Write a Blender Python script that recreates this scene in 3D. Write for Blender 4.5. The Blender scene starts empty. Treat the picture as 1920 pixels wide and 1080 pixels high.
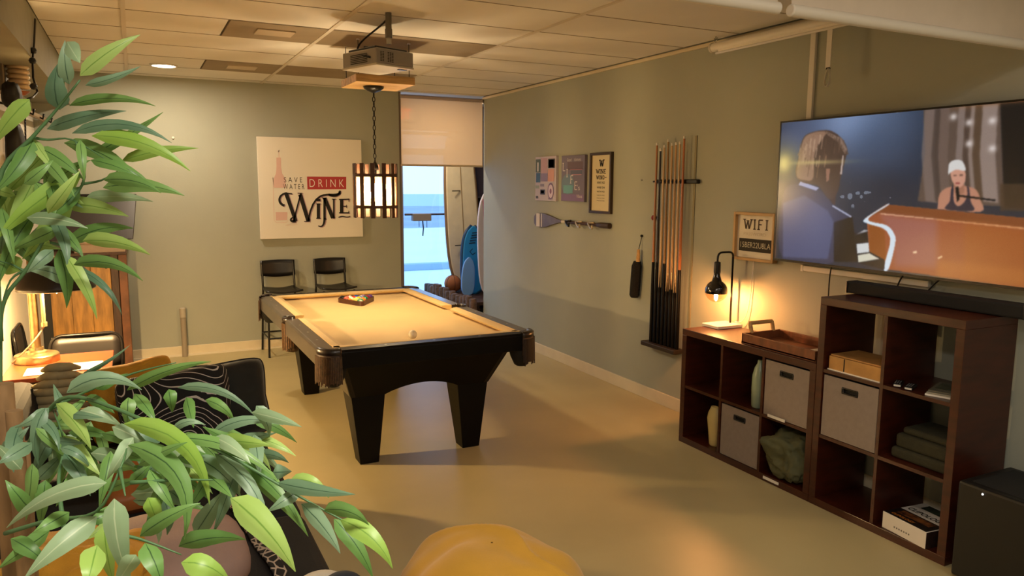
import bpy, math, random
import numpy as np
from mathutils import Vector, Matrix
random.seed(7)
PI = math.pi
S = bpy.context.scene
COL = S.collection

# ------------------------------------------------------------------ camera
CAM = Vector((0, 0, 1.74)); FPX = 1410.0
_d1 = Vector((250-960, 341-540, FPX)).normalized()
_d2 = Vector((3836-960, 364-540, FPX))
_x = (_d2 - _d1*_d2.dot(_d1)).normalized()
_z = _x.cross(_d1)
if _z.y > 0: _z = -_z
ROWS = Matrix((_x, _d1, _z))          # room axes expressed in camera axes (right, down, forward)
cd = bpy.data.cameras.new('camera'); cam = bpy.data.objects.new('camera', cd); COL.objects.link(cam)
cd.sensor_width = 36; cd.lens = FPX/1920*36; cd.clip_start = .05; cd.clip_end = 300
rt, dn, fw = ROWS.col[0], ROWS.col[1], ROWS.col[2]
cam.matrix_world = Matrix(((rt.x, -dn.x, -fw.x, CAM.x), (rt.y, -dn.y, -fw.y, CAM.y), (rt.z, -dn.z, -fw.z, CAM.z), (0, 0, 0, 1)))
S.camera = cam

# ------------------------------------------------------------------ colour management, world, room lights
S.view_settings.view_transform = 'Standard'; S.view_settings.look = 'None'
S.view_settings.gamma = 1; S.view_settings.use_curve_mapping = False
S.view_settings.exposure = 0.52
W = bpy.data.worlds.new('sky'); S.world = W; W.use_nodes = True
bg = W.node_tree.nodes['Background']; bg.inputs[0].default_value = (.44, .66, 1.0, 1); bg.inputs[1].default_value = 2.0

def lamp(kind, loc, power, col, size=.1, rot=(0, 0, 0), spot=None, name='room_light'):
    l = bpy.data.lights.new(name, kind); l.energy = power; l.color = col
    if kind == 'AREA': l.shape = 'DISK'; l.size = size
    elif kind in ('POINT', 'SPOT'): l.shadow_soft_size = size
    if spot: l.spot_size = spot; l.spot_blend = .6
    o = bpy.data.objects.new(name, l); COL.objects.link(o); o.location = loc; o.rotation_euler = rot
    return o
WARM = (1.0, .62, .28); SOFT = (1.0, .80, .56); NEUT = (1.0, .90, .78)
P_BULB = 560.0; P_DESK = 1250.0; P_BRASS = 2700.0
lamp('AREA', (3.1, 8.95, 2.76), 16, SOFT, .3, name='lobby_fill_light')  # unseen fill light added to brighten the boards and the back of the blind
lamp('AREA', (.29, 7.33, 2.715), 20, SOFT, .14, name='recessed_lamp')
for x, y, p in ((.15, .35, 24), (1.5, .9, 8), (2.9, .9, 5), (.9, -1.9, 14), (2.5, -1.9, 5)):   # unseen fill lights added overhead to brighten leaves, shades and the near room
    lamp('AREA', (x, y, 2.70), p, NEUT, .35, name='overhead_fill')

# ------------------------------------------------------------------ helpers
def lin(c):
    if isinstance(c, str): c = tuple(int(c[i:i+2], 16) for i in (0, 2, 4))
    return tuple((v/255/12.92 if v/255 <= .04045 else ((v/255+.055)/1.055)**2.4) for v in c)
MATS = {}
def mat(name, col, rough=.6, metal=0, var=.0, vscale=8, bump=0, bscale=60, spec=.5, emit=None, estr=0, coat=0, col2=None, stretch=None, sheen=0, trans=0):
    if name in MATS: return MATS[name]
    m = bpy.data.materials.new(name); m.use_nodes = True; MATS[name] = m
    nt = m.node_tree; b = nt.nodes['Principled BSDF']; c = lin(col)
    b.inputs['Base Color'].default_value = (*c, 1); b.inputs['Roughness'].default_value = rough
    b.inputs['Metallic'].default_value = metal; b.inputs['Specular IOR Level'].default_value = spec
    b.inputs['Coat Weight'].default_value = coat; b.inputs['Coat Roughness'].default_value = .15
    b.inputs['Sheen Weight'].default_value = sheen
    b.inputs['Transmission Weight'].default_value = trans
    if emit: b.inputs['Emission Color'].default_value = (*lin(emit), 1); b.inputs['Emission Strength'].default_value = estr
    if var or col2 or bump:
        tc = nt.nodes.new('ShaderNodeTexCoord'); mp = nt.nodes.new('ShaderNodeMapping')
        nt.links.new(tc.outputs['Object'], mp.inputs[0])
        if stretch: mp.inputs['Scale'].default_value = stretch
    if var or col2:
        n = nt.nodes.new('ShaderNodeTexNoise'); n.inputs['Scale'].default_value = vscale; n.inputs['Detail'].default_value = 5
        nt.links.new(mp.outputs[0], n.inputs['Vector'])
        r = nt.nodes.new('ShaderNodeValToRGB'); c2 = lin(col2) if col2 else tuple(max(0, v*(1-var)) for v in c)
        c1 = c if col2 else tuple(min(1, v*(1+var*.5)) for v in c)
        r.color_ramp.elements[0].position = .35; r.color_ramp.elements[1].position = .65
        r.color_ramp.elements[0].color = (*c2, 1); r.color_ramp.elements[1].color = (*c1, 1)
        nt.links.new(n.outputs[0], r.inputs[0]); nt.links.new(r.outputs[0], b.inputs['Base Color'])
    if bump:
        n = nt.nodes.new('ShaderNodeTexNoise'); n.inputs['Scale'].default_value = bscale; n.inputs['Detail'].default_value = 4
        nt.links.new(mp.outputs[0], n.inputs['Vector'])
        bp = nt.nodes.new('ShaderNodeBump'); bp.inputs['Strength'].default_value = bump; bp.inputs['Distance'].default_value = .01
        nt.links.new(n.outputs[0], bp.inputs['Height']); nt.links.new(bp.outputs[0], b.inputs['Normal'])
    return m
def emis(name, col, s):
    if name in MATS: return MATS[name]
    m = bpy.data.materials.new(name); m.use_nodes = True; MATS[name] = m; nt = m.node_tree; nt.nodes.clear()
    e = nt.nodes.new('ShaderNodeEmission'); o = nt.nodes.new('ShaderNodeOutputMaterial')
    e.inputs[0].default_value = (*lin(col), 1); e.inputs[1].default_value = s; nt.links.new(e.outputs[0], o.inputs[0]); return m
def glassy(name, tint, mix=.85, rough=.03, milk=None, milkmix=0):
    """thin clear sheet: mostly transparent, partly glossy, optionally milky"""
    if name in MATS: return MATS[name]
    m = bpy.data.materials.new(name); m.use_nodes = True; MATS[name] = m; nt = m.node_tree; nt.nodes.clear()
    t = nt.nodes.new('ShaderNodeBsdfTransparent'); g = nt.nodes.new('ShaderNodeBsdfGlossy'); x = nt.nodes.new('ShaderNodeMixShader'); o = nt.nodes.new('ShaderNodeOutputMaterial')
    t.inputs[0].default_value = (*lin(tint), 1); g.inputs['Roughness'].default_value = rough; g.inputs[0].default_value = (.9, .9, .9, 1); x.inputs[0].default_value = mix
    nt.links.new(g.outputs[0], x.inputs[1]); nt.links.new(t.outputs[0], x.inputs[2]); last = x
    if milk:
        d = nt.nodes.new('ShaderNodeBsdfDiffuse'); d.inputs[0].default_value = (*lin(milk), 1)
        tl = nt.nodes.new('ShaderNodeBsdfTranslucent'); tl.inputs[0].default_value = (*lin(milk), 1)
        a = nt.nodes.new('ShaderNodeMixShader'); a.inputs[0].default_value = .6; nt.links.new(d.outputs[0], a.inputs[1]); nt.links.new(tl.outputs[0], a.inputs[2])
        y = nt.nodes.new('ShaderNodeMixShader'); y.inputs[0].default_value = milkmix
        nt.links.new(x.outputs[0], y.inputs[1]); nt.links.new(a.outputs[0], y.inputs[2]); last = y
    nt.links.new(last.outputs[0], o.inputs[0]); return m
def vcol_mat(name, strength=None, rough=.5):
    m = bpy.data.materials.new(name); m.use_nodes = True; nt = m.node_tree; b = nt.nodes['Principled BSDF']
    a = nt.nodes.new('ShaderNodeVertexColor'); a.layer_name = 'Col'; b.inputs['Roughness'].default_value = rough
    if strength:
        b.inputs['Base Color'].default_value = (.01, .01, .01, 1); nt.links.new(a.outputs[0], b.inputs['Emission Color']); b.inputs['Emission Strength'].default_value = strength
    else: nt.links.new(a.outputs[0], b.inputs['Base Color'])
    return m

ORIG = {}
def tag(o, label, cat, group=None):
    o['label'] = label; o['category'] = cat
    if group: o['group'] = group
    return o
def thing(name, label, cat, loc=(0, 0, 0), group=None, local=False, rz=0):
    o = bpy.data.objects.new(name, None); COL.objects.link(o); o.location = loc; o.rotation_euler = (0, 0, rz); o.empty_display_size = .05
    tag(o, label, cat, group); ORIG[o.name] = Vector((0, 0, 0)) if local else Vector(loc); return o
def dup(root, loc, rz=None, label=None):
    r = root.copy(); COL.objects.link(r); r.location = loc
    if rz is not None: r.rotation_euler = (0, 0, rz)
    if label: r['label'] = label
    for ch in list(root.children):
        c = ch.copy(); COL.objects.link(c); c.parent = r
        for g in list(ch.children):
            d = g.copy(); COL.objects.link(d); d.parent = c
    return r
class MB:
    def __init__(s): s.v = []; s.f = []; s.xf = None
    def add(s, vs, fs):
        n = len(s.v)
        s.v += [tuple(s.xf @ Vector(v)) if s.xf else tuple(v) for v in vs]; s.f += [tuple(i+n for i in f) for f in fs]; return s
    def box(s, x0, x1, y0, y1, z0, z1):
        return s.add([(x0,y0,z0),(x1,y0,z0),(x1,y1,z0),(x0,y1,z0),(x0,y0,z1),(x1,y0,z1),(x1,y1,z1),(x0,y1,z1)],
                     [(0,3,2,1),(4,5,6,7),(0,1,5,4),(1,2,6,5),(2,3,7,6),(3,0,4,7)])
    def hexa(s, b, t):      # bottom four and top four corners
        return s.add(list(b)+list(t), [(0,3,2,1),(4,5,6,7),(0,1,5,4),(1,2,6,5),(2,3,7,6),(3,0,4,7)])
    def prism(s, pts, fn, a, b):    # polygon pts (u,v), fn(u,v,w)->xyz, extruded from w=a to w=b
        n = len(pts); vs = [fn(u, v, a) for u, v in pts]+[fn(u, v, b) for u, v in pts]
        return s.add(vs, [tuple(range(n))[::-1], tuple(range(n, 2*n))]+[(i, (i+1) % n, n+(i+1) % n, n+i) for i in range(n)])
    def tube(s, pts, r, n=8, caps=True):
        pts = [Vector(p) for p in pts]; rs = r if isinstance(r, (list, tuple)) else [r]*len(pts); vs = []; up = None
        for i, p in enumerate(pts):
            t = (pts[min(i+1, len(pts)-1)]-pts[max(i-1, 0)]).normalized()
            if up is None: up = Vector((0, 0, 1)) if abs(t.z) < .9 else Vector((1, 0, 0))
            a = t.cross(up).normalized(); up = a.cross(t).normalized()
            vs += [p+(a*math.cos(k*2*PI/n)+up*math.sin(k*2*PI/n))*rs[i] for k in range(n)]
        fs = [(i*n+k, i*n+(k+1) % n, (i+1)*n+(k+1) % n, (i+1)*n+k) for i in range(len(pts)-1) for k in range(n)]
        if caps: fs += [tuple(range(n))[::-1], tuple(range((len(pts)-1)*n, len(pts)*n))]
        return s.add(vs, fs)
    def lathe(s, prof, c=(0, 0, 0), n=24, a0=0, a1=2*PI, closed=True):
        full = abs(a1-a0-2*PI) < 1e-6; m = n if full else n+1
        vs = [(c[0]+r*math.cos(a0+(a1-a0)*k/n), c[1]+r*math.sin(a0+(a1-a0)*k/n), c[2]+z) for r, z in prof for k in range(m)]
        fs = [(i*m+k, i*m+(k+1) % m, (i+1)*m+(k+1) % m, (i+1)*m+k) for i in range(len(prof)-1) for k in range(n)]
        if full and closed: fs += [tuple(range(m))[::-1], tuple(range((len(prof)-1)*m, len(prof)*m))]
        return s.add(vs, fs)
    def sphere(s, c, r, n=16, sc=(1, 1, 1)):
        m = n//2; vs = [(c[0], c[1], c[2]-r*sc[2])]
        for i in range(1, m):
            a = -PI/2+PI*i/m; vs += [(c[0]+r*sc[0]*math.cos(a)*math.cos(2*PI*k/n), c[1]+r*sc[1]*math.cos(a)*math.sin(2*PI*k/n), c[2]+r*sc[2]*math.sin(a)) for k in range(n)]
        vs.append((c[0], c[1], c[2]+r*sc[2])); last = len(vs)-1
        fs = [(0, 1+(k+1) % n, 1+k) for k in range(n)]
        fs += [(1+i*n+k, 1+i*n+(k+1) % n, 1+(i+1)*n+(k+1) % n, 1+(i+1)*n+k) for i in range(m-2) for k in range(n)]
        fs += [(last, 1+(m-2)*n+k, 1+(m-2)*n+(k+1) % n) for k in range(n)]
        return s.add(vs, fs)
    def grid(s, nu, nv, fn, closeu=False):
        vs = [fn(i/(nu if closeu else nu-1), j/(nv-1)) for j in range(nv) for i in range(nu)]
        fs = [(j*nu+i, j*nu+(i+1) % nu, (j+1)*nu+(i+1) % nu, (j+1)*nu+i) for j in range(nv-1) for i in range(nu if closeu else nu-1)]
        return s.add(vs, fs)
    def build(s, name, m, parent=None, smooth=False, bevel=0, kind=None, sub=0, label=None, solid=0, seg=2):
        off = ORIG.get(parent.name, Vector()) if parent else Vector()
        me = bpy.data.meshes.new(name); me.from_pydata([tuple(Vector(v)-off) for v in s.v], [], s.f); me.validate(); me.update()
        if m: me.materials.append(m)
        o = bpy.data.objects.new(name, me); COL.objects.link(o)
        if parent: o.parent = parent; ORIG[o.name] = off
        if smooth: me.shade_smooth()
        if smooth == 'auto': me.set_sharp_from_angle(angle=math.radians(35))
        if bevel: b = o.modifiers.new('b', 'BEVEL'); b.width = bevel; b.segments = seg; b.limit_method = 'ANGLE'
        if solid: q = o.modifiers.new('s', 'SOLIDIFY'); q.thickness = solid; q.offset = 0
        if sub: q = o.modifiers.new('u', 'SUBSURF'); q.levels = sub; q.render_levels = sub
        if kind: o['kind'] = kind
        if label: o['label'] = label
        return o
def B(name, m, parent, x0, x1, y0, y1, z0, z1, bevel=0, **k): return MB().box(min(x0,x1), max(x0,x1), min(y0,y1), max(y0,y1), min(z0,z1), max(z0,z1)).build(name, m, parent, bevel=bevel, **k)
def struct(o): o['kind'] = 'structure'; return o

def text2d(s, font=None, sx=1.0, bold=0):
    cu = bpy.data.curves.new('t', 'FONT'); cu.body = s; cu.offset = bold; cu.resolution_u = 3
    o = bpy.data.objects.new('t', cu); COL.objects.link(o); dg = bpy.context.evaluated_depsgraph_get(); dg.update()
    me = bpy.data.meshes.new_from_object(o.evaluated_get(dg)); vs = [(v.co.x, v.co.y) for v in me.vertices]; fs = [tuple(p.vertices) for p in me.polygons]
    bpy.data.objects.remove(o); bpy.data.meshes.remove(me)
    x0 = min(v[0] for v in vs); x1 = max(v[0] for v in vs); y0 = min(v[1] for v in vs); y1 = max(v[1] for v in vs)
    return [((x-x0)/(x1-x0), (y-y0)/(y1-y0)) for x, y in vs], fs
def put_text(mb, s, o, U, V, bold=0):      # fill the parallelogram o, o+U, o+V with the words
    vs, fs = text2d(s, bold=bold); o, U, V = Vector(o), Vector(U), Vector(V)
    return mb.add([o+U*x+V*y for x, y in vs], fs)
SLAB = {'W': [((0,1),(.27,0)), ((.27,0),(.5,.8)), ((.5,.8),(.73,0)), ((.73,0),(1,1))], 'I': [((.5,0),(.5,1))], 'N': [((.12,0),(.12,1)), ((.12,1),(.88,0)), ((.88,0),(.88,1))],
        'E': [((.15,0),(.15,1)), ((.15,1),(.9,1)), ((.15,.52),(.7,.52)), ((.15,0),(.9,0))], 'O': [((.3,1),(.7,1)), ((.7,1),(.95,.7)), ((.95,.7),(.95,.3)), ((.95,.3),(.7,0)), ((.7,0),(.3,0)), ((.3,0),(.05,.3)), ((.05,.3),(.05,.7)), ((.05,.7),(.3,1))],
        'F': [((.15,0),(.15,1)), ((.15,1),(.9,1)), ((.15,.52),(.7,.52))], 'L': [((.2,0),(.2,1)), ((.2,0),(.9,0))],
        'H': [((.12,0),(.12,1)), ((.88,0),(.88,1)), ((.12,.5),(.88,.5))], 'Y': [((0,1),(.5,.45)), ((1,1),(.5,.45)), ((.5,.45),(.5,0))], 'T': [((.5,0),(.5,1)), ((0,1),(1,1))], '-': [((.1,.5),(.9,.5))]}
SERIF = {'W': [(0,1),(.5,.86),(1,1)], 'I': [(.5,0),(.5,1)], 'N': [(.12,0),(.12,1),(.88,0),(.88,1)], 'H': [(.12,0),(.12,1),(.88,0),(.88,1)], 'Y': [(0,1),(1,1),(.5,0)], 'T': [(.5,0)], 'F': [(.15,0)], 'E': [], 'L': [(.2,1)], 'O': [], '-': []}
def stroke(mb, fn, pts, w0, w1=None, n=None):       # flat ribbon of a given width through 2-D points
    pts = [Vector((p[0], p[1])) for p in pts]; m = len(pts)
    vs = []
    for i, p in enumerate(pts):
        t = pts[min(i+1, m-1)]-pts[max(i-1, 0)]; t.normalize(); nn = Vector((-t.y, t.x)); w = w0 if w1 is None else (w0[i] if isinstance(w0, list) else w0+(w1-w0)*i/(m-1))
        if isinstance(w0, list): w = w0[i]
        vs += [fn(*(p+nn*w/2)), fn(*(p-nn*w/2))]
    mb.add(vs, [(2*i, 2*i+1, 2*i+3, 2*i+2) for i in range(m-1)])
def slab(mb, s, x0, y0, cw, ch, w, fn, gap=.25):    # slab-serif capitals drawn as strokes
    x = x0
    for c in s:
        if c != ' ':
            k = .45 if c == 'I' else (1.35 if c == 'W' else 1)
            for a, b in SLAB[c]: stroke(mb, fn, [(x+a[0]*cw*k, y0+a[1]*ch), (x+b[0]*cw*k, y0+b[1]*ch)], w if abs(a[0]-b[0]) < .5 or c == 'N' else w*.8)
            for px_, py_ in SERIF[c]: stroke(mb, fn, [(x+px_*cw*k-w*1.1, y0+py_*ch), (x+px_*cw*k+w*1.1, y0+py_*ch)], w*.6)
            x += cw*k+cw*gap
        else: x += cw*.6
    return x
def bez(pts, n):
    out = []
    for i in range(n+1):
        t = i/n; q = [Vector(p) for p in pts]
        while len(q) > 1: q = [q[j].lerp(q[j+1], t) for j in range(len(q)-1)]
        out.append(q[0])
    return out
def sight(u, v):        # direction in the room of a line of sight, used to measure where things stand
    c = Vector((u-960, v-540, FPX)); return ROWS @ c
def on_x(u, v, X): r = sight(u, v); return CAM+r*(X/r.x)
def on_y(u, v, Y): r = sight(u, v); return CAM+r*(Y/r.y)
def on_z(u, v, Z): r = sight(u, v); return CAM+r*((Z-CAM.z)/r.z)
def at(u, v, d): return CAM+sight(u, v)*(d/FPX)

XR, XL, YB, ZC = 3.69, -.78, 8.15, 2.74
# ------------------------------------------------------------------ materials
wallm = mat('wall_paint', 'a3a596', .75, var=.05, vscale=1.5, bump=.06, bscale=90)
beigem = mat('left_wall_paint', 'c9c1b0', .75, var=.05, vscale=1.5, bump=.05, bscale=90)
tilem = mat('ceiling_tile', 'dbd6cc', .95, var=.04, vscale=2, bump=.15, bscale=260)
ventm = mat('ceiling_vent_panel', '8d7c62', .8, var=.08, vscale=4)
barm = mat('ceiling_bar', 'c9bfae', .6)
trimm = mat('cream_trim', 'd8cbae', .55, var=.04)
floorm = mat('floor_sealed_concrete', 'b6a87c', .40, var=.10, vscale=1.3, bump=.03, bscale=12, spec=.45)
blackm = mat('black_satin', '0b0909', .35); blackmat = mat('black_matte', '0c0b0b', .75); metalb = mat('black_metal', '14110f', .35, metal=.4)
mahog = mat('mahogany', '3f1709', .36, var=.35, vscale=5, stretch=(1, 1, 6), coat=.1)
espresso = mat('espresso_wood', '080504', .4, var=.2, vscale=6, spec=.18)
lamplit_rail = mat('lamplit_rail_wood', '4a423b', .28, var=.25, vscale=6, coat=.3)  # long rails: table wood made lighter, lamplight put into the colour
cloth = mat('camel_cloth', 'd2b070', .9, var=.05, vscale=3, bump=.12, bscale=500, sheen=.2)
leather = mat('pocket_leather', '4a3324', .5, var=.4, vscale=40, bump=.3, bscale=120)
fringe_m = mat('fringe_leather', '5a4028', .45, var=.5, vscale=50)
whitem = mat('white_plastic', 'd8d2c6', .45); whitep = mat('paper_white', 'ece6da', .8)
chrome = mat('chrome', 'b8b8b4', .2, metal=1); brass = mat('aged_brass', 'b39a6c', .3, metal=.9, var=.3, vscale=20)
pine = mat('pine_wood', 'c39a5e', .55, var=.25, vscale=6, stretch=(1, 8, 8))
oak = mat('golden_oak', 'b3813a', .45, var=.35, vscale=5, stretch=(6, 6, 1))
darkwood = mat('dark_brown_wood', '4b3020', .5, var=.35, vscale=8, stretch=(6, 6, 1))
binm = mat('bin_fabric', '8c8078', .9, var=.06, vscale=30, bump=.25, bscale=400)

# ------------------------------------------------------------------ room
struct(B('floor', floorm, None, -2.2, 5.2, -3.2, 10.25, -.1, 0))
ceil = struct(B('ceiling', mat('plenum', '8a8272', .9), None, XL-.1, XR+.1, -3.2, YB+.1, ZC+.02, ZC+.12))
cols = [(-.48, 0), (0, 1.215), (1.215, 2.43), (2.43, 3.66)]
tile_mesh = {}
y = 5.11-.575*14; rows = []
while y < YB-.02: rows.append((y, min(y+.575, YB))); y += .575
for ci, (a, b) in enumerate(cols):
    for (c, d) in rows:
        dark = (abs(c-5.11) < .02 or abs(c-6.835) < .02) and ci in (1, 2)
        parts_ = [(a, b, tilem)]
        if dark and ci == 1: parts_ = [(a, .59, tilem), (.59, b, ventm)]
        elif dark: parts_ = [(a, b, ventm)]
        for (p, q, m_) in parts_:
            key = (round(q-p, 3), round(d-c, 3), m_.name)
            if key not in tile_mesh:
                o = MB().box(.006, q-p-.006, .004, d-c-.004, 0, .02).build('ceiling_tile', m_, ceil); tile_mesh[key] = o.data
            else:
                o = bpy.data.objects.new('ceiling_tile', tile_mesh[key]); COL.objects.link(o); o.parent = ceil
            o.location = (p, c, ZC-(.004 if m_ is ventm else 0))
for yy in (5.11, 6.835):
    B('vent_plate', mat('vent_plate', 'b7a68c', .7), ceil, .78, 1.02, yy+.17, yy+.36, ZC-.012, ZC-.003)
for x in (0, 1.215, 2.43): B('ceiling_runner', barm, ceil, x-.013, x+.013, -3.1, YB, ZC-.007, ZC+.004)
mb = MB()
for (c, d) in rows: mb.box(-.48, 3.66, c-.0035, c+.0035, ZC-.002, ZC+.001)
mb.build('cross_bar', mat('cross_bar_gap', '8f816b', .7), ceil)
# recessed lamp lit in the ceiling
rl = thing('recessed_ceiling_light', 'round white recessed light glowing in the ceiling near the back wall', 'light', (.29, 7.33, ZC))
MB().lathe([(.095, -.012), (.112, -.008), (.115, 0), (.09, 0)], (.29, 7.33, ZC), 32, closed=False).build('trim_ring', whitem, rl, smooth=True)
MB().lathe([(0.001, -.008), (.094, -.008)], (.29, 7.33, ZC), 32, closed=False).build('diffuser', emis('recess_glow', 'fff0d8', 14), rl)

struct(B('wall_right', wallm, None, XR, XR+.16, -3.2, YB, 0, ZC+.02))
wb = MB(); wb.box(XL-.1, 2.67, YB, YB+.14, 0, ZC+.02); struct(wb.build('wall_back', wallm))
struct(B('wall_left', beigem, None, XL-.12, XL, -3.2, YB, 0, ZC+.02))
struct(B('wall_front', beigem, None, XL-.1, XR+.1, -3.3, -3.2, 0, ZC+.02))
struct(B('trim_1', mat('soffit_paint', '8d8975', .75, var=.05), None, XL, -.48, -3.2, YB, 2.44, ZC+.02))   # boxed-in duct along the left wall
for n_, a in (('baseboard_right', (XR-.014, XR, -3.1, YB, 0, .10)), ('baseboard_back', (XL, 2.67, YB-.014, YB, 0, .10)), ('baseboard_left', (XL, XL+.014, -3.1, YB-.02, 0, .10))):
    struct(B(n_, trimm, None, *a, bevel=.003))
struct(B('trim_2', trimm, None, XR-.02, XR, -3.1, YB, ZC-.03, ZC-.004, bevel=.003))       # wall angle under the ceiling
struct(B('trim_3', mat('light_shoe', 'd9cfb8', .5), None, XL, 2.67, YB-.03, YB-.014, 0, .016))

# entry lobby behind the opening at the back
lob = mat('lobby_purple_grey', '5a5260', .8); lobl = mat('lobby_light', 'b9b2b0', .8)
YD = 9.6
struct(B('wall_lobby_left', wallm, None, .3, .42, YB+.14, YD+.1, 0, 3.0))
struct(B('wall_lobby_right', lob, None, 5.0, 5.1, YB, 10.2, 0, 3.0))
wb = MB(); wb.box(3.92, 5.1, YD, YD+.1, 0, 3.0); wb.box(3.0, 3.13, YD, YD+.1, 0, 3.0); wb.box(.42, 3.92, YD, YD+.1, 2.44, 3.0); wb.box(.42, 3.0, YD, YD+.1, 0, .12)
struct(wb.build('wall_lobby_back', lob))
struct(B('wall_lobby_front', wallm, None, XR+.16, 5.1, YB, YB+.1, 0, 3.0))
struct(B('ceiling_lobby', tilem, None, .3, 5.1, YB+.12, YD+.1, ZC+.05, ZC+.1))
struct(B('trim_4', mat('opening_trim', '6a5d52', .5), None, 2.662, 2.684, YB-.004, YB+.145, 0, ZC))
alum = mat('door_aluminium', '8f8a90', .35, metal=.6)
glass = glassy('door_glass', 'eef6ff', .93)
door = MB()
door.box(3.13, 3.175, YD-.02, YD+.04, 0, 2.42); door.box(3.87, 3.92, YD-.02, YD+.04, 0, 2.42); door.box(3.175, 3.87, YD-.02, YD+.04, 2.38, 2.42)
door.box(3.175, 3.87, YD-.02, YD+.04, 2.12, 2.2); door.box(3.175, 3.87, YD-.02, YD+.04, .02, .14)
door = struct(door.build('door_1', alum))
B('door_pane', glass, door, 3.175, 3.87, YD+.005, YD+.013, .14, 2.12)
B('transom_pane', glass, door, 3.175, 3.87, YD+.005, YD+.013, 2.2, 2.38)
MB().tube([(3.18, YD-.06, 1.335), (3.86, YD-.06, 1.335)], .014, 10).build('push_bar', mat('bar_metal', '6c6266', .4, metal=.5), door, smooth=True)
B('latch_box', mat('latch_box', '8a8078', .5), door, 3.28, 3.535, YD-.11, YD-.02, 1.25, 1.345, bevel=.006)
mb = MB(); mb.tube([(3.37, YD-.08, 1.25), (3.37, YD-.08, 1.17)], .004, 5); mb.tube([(3.48, YD-.08, 1.25), (3.48, YD-.08, 1.16)], .004, 5)
mb.tube([(3.42, YD-.08, 1.25), (3.43, YD-.08, 1.15), (3.42, YD-.08, 1.05)], .008, 6); mb.build('hanging_keys', blackmat, door)
wn = MB()
for x in (.42, 1.26, 2.10, 2.96): wn.box(x, x+.04, YD-.02, YD+.04, .12, 2.44)
wn.box(.46, 2.96, YD-.02, YD+.04, .12, .16); wn.box(.46, 2.96, YD-.02, YD+.04, 2.40, 2.44); wn = struct(wn.build('window_1', alum))
for x in (.46, 1.30, 2.14): B('pane', glass, wn, x, x+(.80 if x < 2 else .82), YD+.005, YD+.013, .16, 2.40)
# outdoors: a pale lot, a road and a low far wall under the sky
struct(B('ground', mat('pale_concrete_lot', 'dfe9ee', .8, var=.04, vscale=.6), None, -20, 60, 10.25, 30, -.25, -.1))
struct(B('ground_road', mat('grey_blue_road', '8f9fb4', .8, var=.15, vscale=.3), None, -60, 120, 30, 60, -.24, -.12))
struct(B('ground_far', mat('far_lot', 'a9bdd2', .8), None, -120, 200, 60, 130, -.2, -.11))
k_ = B('kerb', mat('kerb_concrete', '9db4bd', .8), None, 2, 14, 15.2, 15.45, -.1, .04, bevel=.01); k_['kind'] = 'structure'
# exit sign inside the lobby, seen through the blind
ex = thing('exit_sign', 'red lit EXIT sign glowing through the roller blind', 'sign', (3.08, 9.5, 2.6))
B('stem', mat('sign_housing', 'c8b8b0', .5), ex, 3.09, 3.12, 9.47, 9.49, 2.72, 2.79); B('housing', mat('sign_housing', 'c8b8b0', .5), ex, 2.95, 3.28, 9.46, 9.5, 2.54, 2.72, bevel=.004)
mb = MB(); put_text(mb, 'EXIT', (2.975, 9.457, 2.565), (.28, 0, 0), (0, 0, .13), bold=.02); mb.build('lettering', emis('exit_red', 'ff2a18', 5), ex)

# roller blind over the opening
rb = thing('roller_blind', 'half-lowered cream roller blind over the entry opening', 'blind', (3.17, 8.12, 1.94))
blindm = glassy('blind_weave', 'fff2e2', 1.0, milk='f0dcbc', milkmix=.80)
B('fabric', blindm, rb, 2.678, 3.675, 8.150, 8.152, 1.955, 2.68)
B('bottom_rail', mat('blind_rail', 'c9b9a2', .5), rb, 2.676, 3.677, 8.144, 8.158, 1.935, 1.957, bevel=.003)
MB().tube([(2.68, 8.16, 2.695), (3.675, 8.16, 2.695)], .022, 14).build('roller', mat('roller_metal', 'b8a8a4', .3, metal=.5), rb, smooth='auto')
for x in (2.672, 3.683): B('bracket', chrome, rb, x-.004, x+.004, 8.13, 8.19, 2.66, 2.73)

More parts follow.
